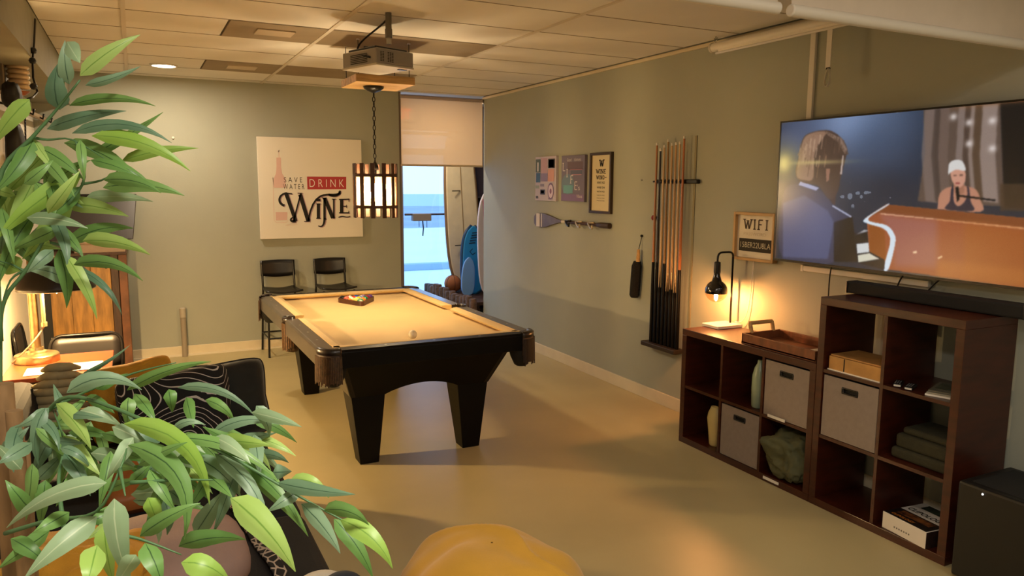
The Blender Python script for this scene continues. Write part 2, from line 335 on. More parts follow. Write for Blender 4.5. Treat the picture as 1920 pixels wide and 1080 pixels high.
# ------------------------------------------------------------------ low log border and the boards stored behind it
bark = mat('weathered_log', '6d5548', .85, var=.4, vscale=25, bump=.4, bscale=60)
lb = thing('log_border', 'low border of weathered upright logs at the entry', 'border', (3.62, 9, 0))
for i in range(15):
    yy = 8.24+i*.115; h = .37+random.uniform(-.02, .035); r = .045
    MB().lathe([(r, 0), (r*1.04, h*.5), (r, h-.012), (r*.8, h)], (3.60+random.uniform(-.01, .01), yy, 0), 9).build('log', bark, lb, smooth='auto')
plat = thing('storage_platform', 'low dark platform behind the log border holding boards', 'platform', (4.2, 9, 0))
B('deck', darkwood, plat, 3.67, 4.7, 8.35, 9.55, .26, .30, bevel=.004)
for x, yy in ((3.7, 8.4), (4.6, 8.4), (3.7, 9.45), (4.6, 9.45)): B('leg', darkwood, plat, x, x+.05, yy, yy+.05, 0, .26)
def board(name, label, base, top, w, m, t=.04, round_=.55, depth_dir=(0, -1, 0), edge=None, w_bot=None):
    base = Vector(base); top = Vector(top); ax = (top-base); L = ax.length; ax.normalize(); nrm = Vector(depth_dir); side = ax.cross(nrm).normalized(); nrm = side.cross(ax)
    pts = []
    N = 14
    for i in range(N+1):
        s_ = i/N; prof = (1-abs(2*s_-1)**4)**.5*(1-.35*(s_**4)) if round_ > .5 else min(1, (1-abs(2*s_-1)**10))**.5
        pts.append((s_*L, w/2*max(prof, .12)))
    poly = [(a, b) for a, b in pts]+[(a, -b) for a, b in reversed(pts)]
    o = thing(name, label, 'board', tuple(base))
    f = lambda u, v, q: base+ax*u+side*v+nrm*q
    MB().prism(poly, f, -t/2, t/2).build('deck', m, o, bevel=t*.3)
    if edge:
        rim = MB(); rim.tube([f(a, b, 0) for a, b in pts], t*.42, 6); rim.tube([f(a, -b, 0) for a, b in pts], t*.42, 6); rim.build('rail', edge, o, smooth=True)
    return o, f, L
o, f, L = board('longboard', 'tall cream surfboard leaning on the wall right of the glass door', (3.99, 9.40, .30), (3.92, 9.53, 2.6), .46, mat('cream_board', 'eddcb8', .35, var=.06), .06, edge=mat('board_edge', '8a6a48', .4))
mb = MB(); mb.prism([(.5, -.005), (.5, .005), (2.1, .005), (2.1, -.005)], lambda u, v, q: f(u, v, q), .031, .034); mb.build('stringer', mat('stringer', 'a08358', .4), o)
for u in (.62, 1.35): 
    mb = MB(); mb.tube([f(u, -.02, .035), f(u, -.15, .075)], .007, 5); mb.build('fin', blackmat, o)
o, f, L = board('bodyboard', 'bright blue bodyboard with dark logo marks behind the log border', (3.93, 9.0, .30), (3.99, 9.16, 1.19), .33, mat('blue_foam', '1e86c8', .5), .06, edge=mat('dark_blue_foam', '123c66', .5))
mb = MB()
for k in range(5): mb.prism([(.66+k*.035, -.07+k*.012), (.675+k*.035, -.07+k*.012), (.69+k*.035, .02+k*.012), (.675+k*.035, .02+k*.012)], f, .031, .033)
stroke(mb, lambda a, b: f(a, b, .033), [(.55, .02), (.52, -.02), (.56, -.06), (.6, -.02)], .012); mb.build('logo_marks', mat('navy_print', '0d2b4c', .5), o)
board('kickboard', 'small pale blue kickboard in front of the blue bodyboard', (3.78, 8.86, .30), (3.84, 8.93, .80), .19, mat('pale_blue_foam', '6f9fe0', .45), .035)
o, f, L = board('skimboard', 'white board with pink stripes half hidden by the wall corner', (4.02, 8.72, .30), (3.99, 8.78, 1.62), .26, mat('white_board', 'd8ccd0', .35), .04)
mb = MB(); mb.prism([(.02, .02), (.02, .035), (1.25, .035), (1.25, .02)], f, .021, .023); mb.prism([(.02, -.04), (.02, -.03), (1.25, -.03), (1.25, -.04)], f, .021, .023); mb.build('pink_stripe', mat('pink', 'c8487a', .4), o)
bk = thing('basketball', 'orange-brown basketball resting behind the log border', 'ball', (3.76, 9.3, .42))
MB().sphere((3.76, 9.3, .415), .115, 24).build('ball', mat('ball_rubber', 'a5602c', .7, bump=.3, bscale=300), bk, smooth=True)
mb = MB()
for a in range(3):
    R_ = Matrix.Rotation(a*PI/3+.4, 3, 'Z') @ Matrix.Rotation(PI/2, 3, 'X')
    mb.tube([Vector((3.76, 9.3, .415))+R_ @ Vector((.116*math.cos(t*PI/12), .116*math.sin(t*PI/12), 0)) for t in range(25)], .0025, 4, caps=False)
mb.build('seam', blackmat, bk)
sq = thing('framed_panel', 'small dark square panel on the purple entry wall', 'picture', (4.22, 9.57, 1.35))
B('frame', mat('panel_frame', '777080', .6), sq, 4.10, 4.34, 9.575, 9.6, 1.22, 1.58, bevel=.003); B('face', blackmat, sq, 4.125, 4.32, 9.57, 9.575, 1.245, 1.55)

# ------------------------------------------------------------------ canvas SAVE WATER DRINK WINE
cv = thing('canvas_print', 'large square white canvas lettered SAVE WATER DRINK WINE on the back wall', 'picture', (1.68, 8.14, 1.16))
YC = 8.105
B('canvas', mat('canvas_white', 'e6dfd0', .85, bump=.1, bscale=400), cv, 1.145, 2.222, YC, 8.148, 1.16, 2.205, bevel=.004)
def c5(x, y): p = on_y(460+x/4.5, 240+y/4.5, YC); return (p.x, p.z)
ink = mat('black_ink', '1a1512', .8); pinkp = mat('faded_pink_print', 'dcb8ae', .85); pinkl = mat('faint_pink_print', 'e3cdbf', .85); redp = mat('red_print', 'b03a3c', .8); shadp = mat('mauve_print', 'b79aa0', .85)
fl_ = lambda e: (lambda a, b: (a, YC-e, b))
def poly(pts, e, m, name):
    n = len(pts); mb = MB(); mb.add([(p[0], YC-e, p[1]) for p in (c5(*q) for q in pts)], [tuple(range(n))]); return mb.build(name, m, cv)
poly([(262,250),(300,250),(302,330),(310,385),(340,430),(340,505),(243,505),(238,430),(258,385),(263,330)], .0012, pinkp, 'bottle_shape')
poly([(255,710),(355,710),(352,778),(258,780)], .0012, pinkp, 'label_shape')
mb = MB()
stroke(mb, fl_(.001), [c5(*q) for q in [(240,500),(232,420),(235,510),(238,640),(243,780),(262,797),(345,797),(362,780)]], .007)
stroke(mb, fl_(.001), [c5(*q) for q in [(285,250),(283,190),(275,205)]], .012)
stroke(mb, fl_(.001), [c5(*q) for q in [(375,560),(360,640),(400,690),(415,800),(340,822),(440,815)]], .006); mb.build('bottle_outline', pinkl, cv)
poly([(520,410),(851,412),(851,516),(524,518)], .0012, redp, 'red_box')
def ctext(mb, s, x0, y0, x1, y1, e, bold=0):
    a = c5(x0, y1); b = c5(x1, y1); c = c5(x0, y0); put_text(mb, s, (a[0], YC-e, a[1]), (b[0]-a[0], 0, 0), (0, 0, c[1]-a[1]), bold)
mb = MB(); ctext(mb, 'S A V E', 326, 415, 480, 458, .0015, -.008); ctext(mb, 'W A T E R', 320, 473, 498, 515, .0015, -.008); mb.build('small_lettering', ink, cv)
mb = MB(); ctext(mb, 'D R I N K', 543, 432, 832, 497, .0022, -.01); mb.build('white_lettering', whitep, cv)
def wine(dx, e, m, name, grow=0):
    q = lambda pts: [c5(p[0]+dx, p[1]+dx*.6) for p in pts]
    mb = MB(); fn = fl_(e); s_ = .0009*1
    W_ = lambda pts, w, w2=None: stroke(mb, fn, q([tuple(v) for v in bez([(p[0], p[1], 0) for p in pts], 12)] if len(pts) > 2 else pts), w, w2)
    W_([(330,655),(270,640),(270,560),(350,548)], .026, .018); W_([(345,556),(425,785)], .040, .036); W_([(425,785),(380,795),(370,770),(400,755)], .03, .012)
    W_([(468,552),(405,790)], .016); W_([(462,560),(530,785)], .042, .040); W_([(395,556),(340,548)], .012)
    W_([(530,785),(560,600),(620,520),(700,560),(760,580),(800,565),(800,528)], .020, .020); W_([(700,560),(760,592),(805,560),(790,535)], .024, .018)
    stroke(mb, fn, q([(495,788),(545,788)]), .008); stroke(mb, fn, q([(440,550),(482,550)]), .008)
    stroke(mb, fn, q([(616,640),(616,760)]), .034); stroke(mb, fn, q([(598,640),(634,640)]), .010); stroke(mb, fn, q([(598,762),(634,762)]), .010); stroke(mb, fn, q([(600,608),(634,608)]), .026)
    stroke(mb, fn, q([(668,590),(668,770)]), .026); W_([(668,760),(668,830),(640,840),(615,825)], .026, .010); stroke(mb, fn, q([(668,590),(738,760)]), .040); stroke(mb, fn, q([(746,600),(746,765)]), .018)
    stroke(mb, fn, q([(645,590),(680,590)]), .008); stroke(mb, fn, q([(728,600),(764,600)]), .008)
    stroke(mb, fn, q([(812,604),(812,715)]), .036); stroke(mb, fn, q([(790,604),(878,600)]), .012); stroke(mb, fn, q([(812,660),(856,660)]), .011); stroke(mb, fn, q([(790,716),(876,716)]), .012)
    stroke(mb, fn, q([(873,598),(873,622)]), .007); stroke(mb, fn, q([(872,698),(872,718)]), .007); stroke(mb, fn, q([(852,648),(852,674)]), .006)
    W_([(785,755),(830,730),(840,765),(885,745)], .010, .010)
    return mb.build(name, m, cv)
wine(8, .0016, shadp, 'lettering_shadow'); wine(0, .0024, ink, 'large_lettering')

# ------------------------------------------------------------------ small pictures on the right wall
def wall_pic(name, label, y0, y1, z0, z1, t, face, frame=None, fw_=.0):
    o = thing(name, label, 'picture', (XR, (y0+y1)/2, z0))
    if frame:
        mb = MB(); mb.box(XR-t, XR, y0, y0+fw_, z0, z1); mb.box(XR-t, XR, y1-fw_, y1, z0, z1); mb.box(XR-t, XR, y0+fw_, y1-fw_, z0, z0+fw_); mb.box(XR-t, XR, y0+fw_, y1-fw_, z1-fw_, z1)
        mb.build('frame', frame, o, bevel=.002); B('print', face, o, XR-t*.45, XR-.002, y0+fw_, y1-fw_, z0+fw_, z1-fw_)
    else: B('canvas', face, o, XR-t, XR, y0, y1, z0, z1, bevel=.002)
    return o
def rw(X): return lambda a, b: (X, a, b)
def rquad(par, name, m, X, y0, y1, z0, z1): return MB().add([(X, y0, z0), (X, y1, z0), (X, y1, z1), (X, y0, z1)], [(0, 1, 2, 3)]).build(name, m, par)
def rtext(mb, s, X, yl, yr, z0, z1, bold=0): put_text(mb, s, (X, yl, z0), (0, yr-yl, 0), (0, 0, z1-z0), bold)
def R(c, r=.7): return mat('print_'+c, c, r)
o = wall_pic('sticker_collage', 'pale lilac collage print, farthest of the three right-wall pictures', 6.39, 6.81, 1.58, 2.015, .03, R('bdb4c2'))
X = XR-.0315
for a in [(6.70,6.80,1.86,1.99,'5c6a68'),(6.74,6.765,1.87,1.96,'d8d4d6'),(6.56,6.69,1.85,2.00,'b89aa8'),(6.41,6.545,1.90,1.99,'3a342c'),(6.43,6.535,1.905,1.98,'d6c592'),(6.70,6.79,1.76,1.855,'44688e'),(6.55,6.69,1.77,1.85,'8a7fa6'),(6.42,6.545,1.77,1.89,'cc9a90'),(6.46,6.50,1.775,1.885,'a8504c'),
          (6.6,6.70,1.64,1.69,'4a4a5c'),(6.62,6.685,1.652,1.68,'c4bccc'),(6.72,6.8,1.70,1.73,'97a29c'),(6.74,6.79,1.60,1.625,'4a4a58'),(6.5,6.53,1.595,1.61,'6c6080'),(6.62,6.7,1.72,1.745,'8c86a0')]:
    rquad(o, 'sticker', R(a[4]), X-.0004*random.randint(0, 3), a[0], a[1], a[2], a[3])
for rr, c in ((.062, '7c6a90'), (.048, 'd2c2d6'), (.02, '8a6488')):
    MB().add([(X-.0016-(.06-rr)*.01, 6.485+rr*math.cos(t*PI/10), 1.675+rr*1.35*math.sin(t*PI/10)) for t in range(20)], [tuple(range(20))]).build('sticker', R(c), o)
o = wall_pic('slogan_print', 'grey-violet print with a white diagonal slogan, middle right-wall picture', 5.87, 6.285, 1.585, 2.01, .03, R('777083'))
rquad(o, 'colour_block', R('6b5c66'), X, 5.9, 6.17, 1.88, 1.95); rquad(o, 'colour_block', R('b07a88'), X, 5.91, 6.12, 1.875, 1.882); rquad(o, 'colour_block', R('b8889a'), X, 5.92, 6.09, 1.828, 1.836)
rquad(o, 'colour_block', R('5e6478'), X, 5.91, 6.11, 1.837, 1.874); rquad(o, 'colour_block', R('7f6a92'), X, 5.875, 6.28, 1.59, 1.65)
MB().add([(X-.0005, 6.16+.115*math.cos(t*PI/10), 1.745+.095*math.sin(t*PI/10)-(.0)) for t in range(20)], [tuple(range(20))]).build('colour_block', R('6e8496'), o)
rquad(o, 'colour_block', R('6ba0a8'), X-.0008, 6.07, 6.24, 1.66, 1.735)
mb = MB(); wl = mat('off_white_print', 'd2cdd0', .8)
for i, c in enumerate('LIFE'):
    ml = MB(); slab(ml, c, -(6.26-i*.073), 1.87-i*.058, .055, .07, .012, lambda a, b: (X-.0015, -a, b)); ml.build('letter', wl, o)
rtext(mb, "'s", X-.0015, 5.99, 5.94, 1.69, 1.74); rtext(mb, 'Good', X-.0015, 6.18, 6.10, 1.955, 1.985); rtext(mb, 'times', X-.0015, 6.05, 5.93, 1.955, 1.985); rtext(mb, 'Vibes', X-.0015, 6.0, 5.9, 1.62, 1.65)
mb.build('lettering', wl, o)
o = wall_pic('eye_chart_picture', 'narrow dark-framed cream eye chart reading W WINE WINO', 5.45, 5.79, 1.49, 2.02, .03, mat('cream_paper', 'dccfaa', .85), mat('dark_frame', '3c2c1c', .5), .022)
mb = MB(); XF = XR-.0145; fn = lambda a, b: (XF, -a, b)
slab(mb, 'W', -5.645, 1.90, .045, .055, .013, fn); slab(mb, 'WINE', -5.70, 1.84, .034, .034, .008, fn); slab(mb, 'WINO-', -5.695, 1.79, .028, .03, .007, fn)
for s_, z, h in (('WHY NO', 1.748, .022), ('WINE ON', 1.708, .018), ('WITH NO', 1.674, .014)): rtext(mb, s_, XF, 5.685, 5.56, z, z+h, .01)
for z in (1.645, 1.62, 1.597): rtext(mb, 'WINE WITH EVERY MEAL' if 0 else 'WINE NO WINE', XF, 5.685, 5.56, z, z+.008)
mb.build('lettering', ink, o)
# paddle rack
pd = thing('paddle_hooks', 'short wooden canoe paddle with bent metal hooks mounted sideways on the right wall', 'paddle', (XR, 6.1, 1.38))
pts = [(6.83,1.385),(6.825,1.42),(6.79,1.445),(6.70,1.455),(6.60,1.452),(6.47,1.43),(6.33,1.405),(6.27,1.402),(6.27,1.375),(6.33,1.372),(6.47,1.345),(6.60,1.315),(6.70,1.308),(6.79,1.318),(6.825,1.345)]
MB().prism(pts, lambda a, b, q: (XR-.02-q, a, b), -.008, .012).build('blade', mat('paddle_brown', '6a5c56', .5, var=.2, vscale=12), pd, bevel=.004)
for a, b in ((6.70, 6.775), (6.655, 6.675)): rquad(pd, 'stripe', mat('paddle_cream', 'd3c9ba', .6), XR-.0335, a, b, 1.318, 1.45)
for yy0, yy1, m_ in ((6.27, 6.20, mat('paddle_tape', 'c2b8a4', .6)), (6.20, 5.58, darkwood)): MB().tube([(XR-.022, yy0, 1.388), (XR-.022, yy1, 1.388)], .016, 10).build('shaft', m_, pd, smooth='auto')
MB().tube([(XR-.022, 5.66, 1.388), (XR-.022, 5.60, 1.388), (XR-.022, 5.455, 1.388)], [.018, .026, .026], 10).build('grip', mat('grip_brown', '3a2818', .5), pd, smooth='auto', bevel=.004)
for yy in (6.12, 5.93, 5.72):
    mb = MB(); mb.tube([(XR-.04, yy+.06, 1.40), (XR-.06, yy+.02, 1.385), (XR-.07, yy-.03, 1.36), (XR-.08, yy-.07, 1.355), (XR-.085, yy-.08, 1.385)], .009, 8); mb.tube([(XR-.04, yy+.06, 1.40), (XR-.04, yy-.04, 1.405)], .008, 8); mb.build('hook', mat('hook_metal', 'c4b498', .3, metal=.6) if yy < 6 else metalb, pd, smooth=True)
for p in ((XR-.004, 5.03, 1.78),):
    n = MB().tube([p, (p[0]-.012, p[1], p[2])], .007, 8).build('wall_screw', chrome); tag(n, 'small screw in the right wall left of the cue rack', 'screw')
n = MB().tube([(.37, 8.148, 2.17), (.37, 8.136, 2.17)], .012, 8).build('wall_plug', whitem); n.location = (.0, 0, 0); tag(n, 'tiny white plug high on the back wall left of the canvas', 'plug')

# ------------------------------------------------------------------ cue rack, cues, brush
rk = thing('cue_rack', 'wall rack with a black clip bar and a dark foot shelf', 'rack', (XR, 4.63, .48))
B('foot_shelf', mat('rack_foot', '2c211a', .5), rk, XR-.10, XR, 4.44, 4.86, .465, .50, bevel=.006)
B('clip_bar', blackm, rk, XR-.035, XR, 4.33, 4.83, 1.752, 1.785, bevel=.008)
for i in range(8):
    yy = 4.79-i*.046; mb = MB(); mb.tube([(XR-.035, yy+.018, 1.768), (XR-.062, yy+.018, 1.768)], .008, 6); mb.build('clip', blackm, rk, smooth=True)
B('backboard', mat('rack_board', '8c8468', .7), rk, XR-.006, XR, 4.38, 4.40, .5, 2.1)
cue_cols = [('a86a34', 1.14, 2.065), ('1d1210', 1.14, 2.02), ('cfae7c', .95, 2.045), ('9a7440', 1.14, 2.085), ('cda873', .93, 2.055), ('c79d66', .95, 2.058), ('cfae7c', .93, 2.062), ('b4682e', 1.11, 2.10)]
words_ = ['with a red-brown shaft, farthest left in the wall rack', 'dark all over, second from the left in the wall rack', 'pale maple, third from the left in the wall rack', 'with a brown shaft, fourth from the left in the wall rack',
          'pale maple, fifth from the left in the wall rack', 'tan maple, sixth from the left in the wall rack', 'pale maple, seventh from the left in the wall rack', 'with an orange-brown shaft, farthest right in the wall rack']
for i, (c, zb, zt) in enumerate(cue_cols):
    yy = 4.79-i*.046; x = XR-.050
    o = thing('pool_cue', 'pool cue '+words_[i], 'cue', (x, yy, .5), 'pool cues in the wall rack')
    MB().lathe([(.0155, .0), (.0155, .02), (.0125, zb-.5), ], (x, yy, .5), 12).build('butt', espresso, o, smooth='auto')
    MB().lathe([(.0125, zb-.5), (.0075, zt-.02-.5)], (x, yy, .5), 12).build('shaft', mat('cue_'+c, c, .35, coat=.4), o, smooth='auto')
    mb = MB()
    if zb < 1: 
        for k in range(4):
            a = k*PI/2+.7; mb.add([(x+.0142*math.cos(a-.45), yy+.0142*math.sin(a-.45), zb-.04), (x+.0142*math.cos(a+.45), yy+.0142*math.sin(a+.45), zb-.04), (x+.0125*math.cos(a), yy+.0125*math.sin(a), zb+.2)], [(0, 1, 2)])
        mb.build('point_inlay', espresso, o)
    MB().lathe([(.008, zt-.52), (.008, zt-.504), (.0065, zt-.5)], (x, yy, .5), 10).build('tip', whitep, o, smooth='auto')
br = thing('table_brush', 'black bristled table brush with wooden handle hung on the right wall', 'brush', (XR-.03, 5.03, .8))
MB().tube([(XR-.03, 5.02, 1.12), (XR-.03, 5.018, 1.22)], [.018, .013], 10).build('handle', pine, br, smooth='auto')
MB().tube([(XR-.035, 5.05, .82), (XR-.035, 5.05, .84), (XR-.035, 5.03, 1.08), (XR-.035, 5.025, 1.12)], [.03, .042, .042, .03], 12).build('bristles', mat('bristle', '0d0b0a', .95, bump=1, bscale=120), br, smooth=True)
MB().tube([(XR-.028, 5.018, 1.22), (XR-.012, 5.012, 1.30), (XR-.006, 5.01, 1.33)], .003, 5).build('cord', blackmat, br)
MB().sphere((XR-.01, 5.01, 1.33), .012, 8).build('hook', blackm, br)
ck = thing('chalk_holder', 'small red chalk knob beside the cue rack', 'holder', (XR, 4.83, 1.49))
MB().sphere((XR-.025, 4.835, 1.485), .022, 14).build('chalk', mat('red_chalk', '8c2c20', .6), ck, smooth=True); MB().tube([(XR, 4.835, 1.485), (XR-.02, 4.835, 1.485)], .006, 6).build('stem', blackm, ck)

# ------------------------------------------------------------------ pool table
T = thing('pool_table', 'black pool table with camel cloth and leather drop pockets', 'table', (1.58, 5.365, 0))
x0, x1, y0, y1 = .89, 2.27, 4.165, 6.565; RW = .11; ZR = .80
B('playfield', cloth, T, x0+.06, x1-.06, y0+.06, y1-.06, .735, .762)
cx = (x0+x1)/2; cyy = (y0+y1)/2; pc = .085; ps = .06
rails = [('x', x0, y0+pc, cyy-ps), ('x', x0, cyy+ps, y1-pc), ('x', x1, y0+pc, cyy-ps), ('x', x1, cyy+ps, y1-pc), ('y', y0, x0+pc, x1-pc), ('y', y1, x0+pc, x1-pc)]
sightm = mat('pearl_sight', 'd8d2c4', .25)
for ax, e, a, b in rails:
    s_ = 1 if e in (x0, y0) else -1
    w_ = lambda t, u, z: (e+s_*t, u, z) if ax == 'x' else (u, e+s_*t, z)
    prof = [(0, .69), (0, .785), (.012, ZR), (RW-.02, ZR), (RW-.02, .70)]
    r_ = MB(); r_.prism(prof, lambda p, q, w: w_(p, w, q), a, b); r_ = r_.build('rail', lamplit_rail if ax == 'x' else espresso, T, bevel=.004)
    c_ = MB(); ins = .035
    pr_ = [(RW-.02, ZR+.001), (RW+.02, ZR+.001), (RW+.052, .795), (RW+.046, .78), (RW-.0, .762), (RW-.02, .762)]
    vs = [w_(p, a-.01+max(0, p-RW+.02)*.55, q) for p, q in pr_]+[w_(p, b+.01-max(0, p-RW+.02)*.55, q) for p, q in pr_]; n = len(pr_)
    c_.add(vs, [tuple(range(n)), tuple(range(n, 2*n))[::-1]]+[(i, n+i, n+(i+1) % n, (i+1) % n) for i in range(n)])
    c_.build('cushion', cloth, T, bevel=.003)
    for k in (1, 2, 3):
        u = a+(b-a)*k/4; d_ = MB(); d_.add([w_(.042, u, ZR+.0015), w_(.05, u+.012, ZR+.0015), w_(.058, u, ZR+.0015), w_(.05, u-.012, ZR+.0015)], [(0, 1, 2, 3)]); d_.build('sight', sightm, r_)
# corner castings, pockets, leather shields and fringe
for sx in (0, 1):
    for sy in (0, 1):
        X0 = x1 if sx else x0; Y0 = y1 if sy else y0; dx = -1 if sx else 1; dy = -1 if sy else 1
        ccx, ccy = X0+dx*.10, Y0+dy*.10; base = {(0, 0): PI, (1, 0): 1.5*PI, (1, 1): 0, (0, 1): .5*PI}[(sx, sy)]
        a0, a1 = base-.12, base+PI/2+.12
        mb = MB(); mb.lathe([(.062, .793), (.066, .806), (.092, .810), (.106, .802), (.108, .78), (.100, .765), (.07, .76)], (ccx, ccy, 0), 14, a0, a1, closed=False); mb.build('pocket_rim', mat('rim_leather', '241812', .35, coat=.3), T, smooth=True, solid=.004)
        mb = MB(); mb.lathe([(.102, .79), (.108, .70), (.106, .66)], (ccx, ccy, 0), 14, a0, a1, closed=False); mb.build('pocket_shield', leather, T, smooth=True, solid=.006)
        mb = MB()
        N = 22
        for k in range(N):
            a = a0+(a1-a0)*(k+.5)/N; zb = .60+random.uniform(-.012, .02); r0 = .113; w = (a1-a0)/N*.36
            mb.add([(ccx+r0*math.cos(a-w), ccy+r0*math.sin(a-w), .765), (ccx+r0*math.cos(a+w), ccy+r0*math.sin(a+w), .765), (ccx+(r0+.004)*math.cos(a+w), ccy+(r0+.004)*math.sin(a+w), zb), (ccx+(r0+.004)*math.cos(a-w), ccy+(r0+.004)*math.sin(a-w), zb)], [(0, 1, 2, 3)])
        f_ = mb.build('fringe', fringe_m if sx == 0 else mat('shaded_fringe', '241a14', .6), T, solid=.004); f_['kind'] = 'stuff'  # right-hand fringe is the same leather with shade put into its colour
        MB().lathe([(.085, .70), (.07, .64), (.045, .585), (.03, .575), (.002, .572)], (ccx+dx*-.02, ccy+dy*-.02, 0), 16, closed=False).build('pocket_cup', blackmat, T, smooth=True)
        MB().lathe([(.002, .758), (.064, .758), (.066, .775)], (ccx, ccy, 0), 18, closed=False).build('pocket_well', blackmat, T)
        B('corner_block', espresso, T, min(ccx-dx*.02, ccx+dx*.03), max(ccx-dx*.02, ccx+dx*.03), min(ccy-dy*.02, ccy+dy*.03), max(ccy-dy*.02, ccy+dy*.03), .69, .755)
for sx in (0, 1):
    X0 = x1 if sx else x0; dx = -1 if sx else 1; ccx = X0+dx*.055; a0, a1 = (-PI/2, PI/2) if sx else (PI/2, 1.5*PI)
    MB().lathe([(.045, .793), (.05, .806), (.060, .808), (.066, .79), (.060, .765)], (ccx, cyy, 0), 12, a0, a1, closed=False).build('pocket_rim', mat('rim_leather', '241812', .35), T, smooth=True, solid=.004)
    mb = MB()
    for k in range(14):
        a = a0+(a1-a0)*(k+.5)/14; w = .08; r0 = .068; zb = .575+random.uniform(-.01, .02)
        mb.add([(ccx+r0*math.cos(a-w), cyy+r0*math.sin(a-w), .765), (ccx+r0*math.cos(a+w), cyy+r0*math.sin(a+w), .765), (ccx+r0*math.cos(a+w), cyy+r0*math.sin(a+w), zb), (ccx+r0*math.cos(a-w), cyy+r0*math.sin(a-w), zb)], [(0, 1, 2, 3)])
    f_ = mb.build('fringe', fringe_m, T, solid=.004); f_['kind'] = 'stuff'
    MB().lathe([(.055, .74), (.05, .60), (.04, .56), (.002, .55)], (ccx, cyy, 0), 14, closed=False).build('pocket_cup', leather, T, smooth=True)
    MB().lathe([(.002, .758), (.05, .758)], (ccx+dx*.01, cyy, 0), 16, closed=False).build('pocket_well', blackmat, T)
# flared cabinet: four slanted aprons with an arched lower edge
tx0, tx1, ty0, ty1, zt = 1.02, 2.13, 4.27, 6.46, .70; bx0, bx1, by0, by1, zb = 1.115, 2.035, 4.42, 6.31, .44
def apron(A, Bp, C, D, leg, rise):   # A,B top corners, C,D bottom corners (below A and B)
    A, Bp, C, D = map(Vector, (A, Bp, C, D)); L = (D-C).length; inn = ((D-C).normalized().cross(Vector((0, 0, 1))))*-.03
    bot = [C, C.lerp(D, leg/L)]
    for k in range(1, 12):
        t = k/12; p = C.lerp(D, (leg+(L-2*leg)*t)/L); h = rise*math.sin(PI*t)**.8
        bot.append(p+(A-C).normalized()*0+Vector((0, 0, h))+((A+Bp)/2-(C+D)/2).normalized().project(Vector((1, 1, 0)))*0)
    bot += [C.lerp(D, 1-leg/L), D]
    # push raised points outwards along the slanted plane
    slope = ((A+Bp)/2-(C+D)/2); slope = Vector((slope.x, slope.y, 0))/slope.z
    bot = [p+slope*(p.z-C.z) for p in bot]
    loop = [A]+bot+[Bp]; n = len(loop)
    mb = MB(); mb.add(loop+[p+inn for p in loop], [tuple(range(n)), tuple(range(n, 2*n))[::-1]]+[(i, n+i, n+(i+1) % n, (i+1) % n) for i in range(n)])
    return mb.build('apron', espresso, T)
apron((tx0, ty0, zt), (tx1, ty0, zt), (bx0, by0, zb), (bx1, by0, zb), .215, .06)
apron((tx1, ty1, zt), (tx0, ty1, zt), (bx1, by1, zb), (bx0, by1, zb), .215, .06)
for q in (apron((tx0, ty1, zt), (tx0, ty0, zt), (bx0, by1, zb), (bx0, by0, zb), .215, .08), apron((tx1, ty0, zt), (tx1, ty1, zt), (bx1, by0, zb), (bx1, by1, zb), .215, .08)):
    q.data.materials[0] = mat('lamplit_side_wood', '3a2f26', .35, coat=.2)  # long sides get a lighter wood colour in place of lamplight on them
B('bed_frame', espresso, T, x0+.05, x1-.05, y0+.012, y1-.012, .69, .74)
for lx in (bx0, bx1):
    for ly in (by0, by1):
        sx = 1 if lx == bx0 else -1; sy = 1 if ly == by0 else -1
        def cr(a, b, c, d, z): return [(min(a, b), min(c, d), z), (max(a, b), min(c, d), z), (max(a, b), max(c, d), z), (min(a, b), max(c, d), z)]
        MB().hexa(cr(lx+sx*.055, lx+sx*.175, ly+sy*.02, ly+sy*.14, .0), cr(lx+sx*.002, lx+sx*.217, ly+sy*.002, ly+sy*.217, .45)).build('leg', espresso, T, bevel=.004)

# triangle rack and balls
A_, B_, C_ = Vector((1.445, 6.165)), Vector((1.585, 5.845)), Vector((1.78, 6.14))
cen = (A_+B_+C_)/3
rr = thing('triangle_rack', 'dark wooden triangle rack around the coloured balls', 'rack', (cen.x, cen.y, .762))
tri = [A_, B_, C_]
def rnd(pts, k):
    out = []
    for i in range(3):
        p, a, b = pts[i], pts[i-1], pts[(i+1) % 3]; s1 = p+(a-p).normalized()*k; s2 = p+(b-p).normalized()*k
        out += [tuple(v)[:2] for v in bez([(s1.x, s1.y, 0), (p.x, p.y, 0), (s2.x, s2.y, 0)], 5)]
    return out
outp = rnd(tri, .06); inp = rnd([p+(cen-p).normalized()*.026 for p in tri], .045); n = len(outp)
mb = MB(); vs = [(p[0], p[1], z) for z in (.7625, .800) for p in outp]+[(p[0], p[1], z) for z in (.7625, .800) for p in inp]
fs = []
for i in range(n):
    j = (i+1) % n; fs += [(i, j, n+j, n+i), (2*n+i, 3*n+i, 3*n+j, 2*n+j), (n+i, n+j, 3*n+j, 3*n+i), (i, 2*n+i, 2*n+j, j)]
mb.add(vs, fs); mb.build('frame', mat('rack_wood', '4a2414', .4, var=.3, vscale=20), rr, smooth='auto')
ballc = [('e8b81e', 'solid yellow'), ('1c3f8c', 'solid blue'), ('c6321e', 'solid red'), ('4b2a6e', 'solid purple'), ('e87820', 'solid orange'), ('146b3c', 'solid green'), ('7c1c2a', 'solid maroon'), ('141414', 'solid black'),
         ('e8c84a', 'yellow striped'), ('3a5ca8', 'blue striped'), ('c8483a', 'red striped'), ('66488c', 'purple striped'), ('e89040', 'orange striped'), ('2a7c50', 'green striped'), ('8c3442', 'maroon striped')]
order = [13, 8, 4, 2, 0, 5, 12, 10, 8, 9, 6, 7, 1, 14, 11]; order = [13, 8, 4, 12, 0, 5, 10, 2, 9, 6, 7, 14, 1, 11, 3]
gx = (C_-A_).normalized(); br_ = .0283; apex = cen+(B_-cen).normalized()*.118
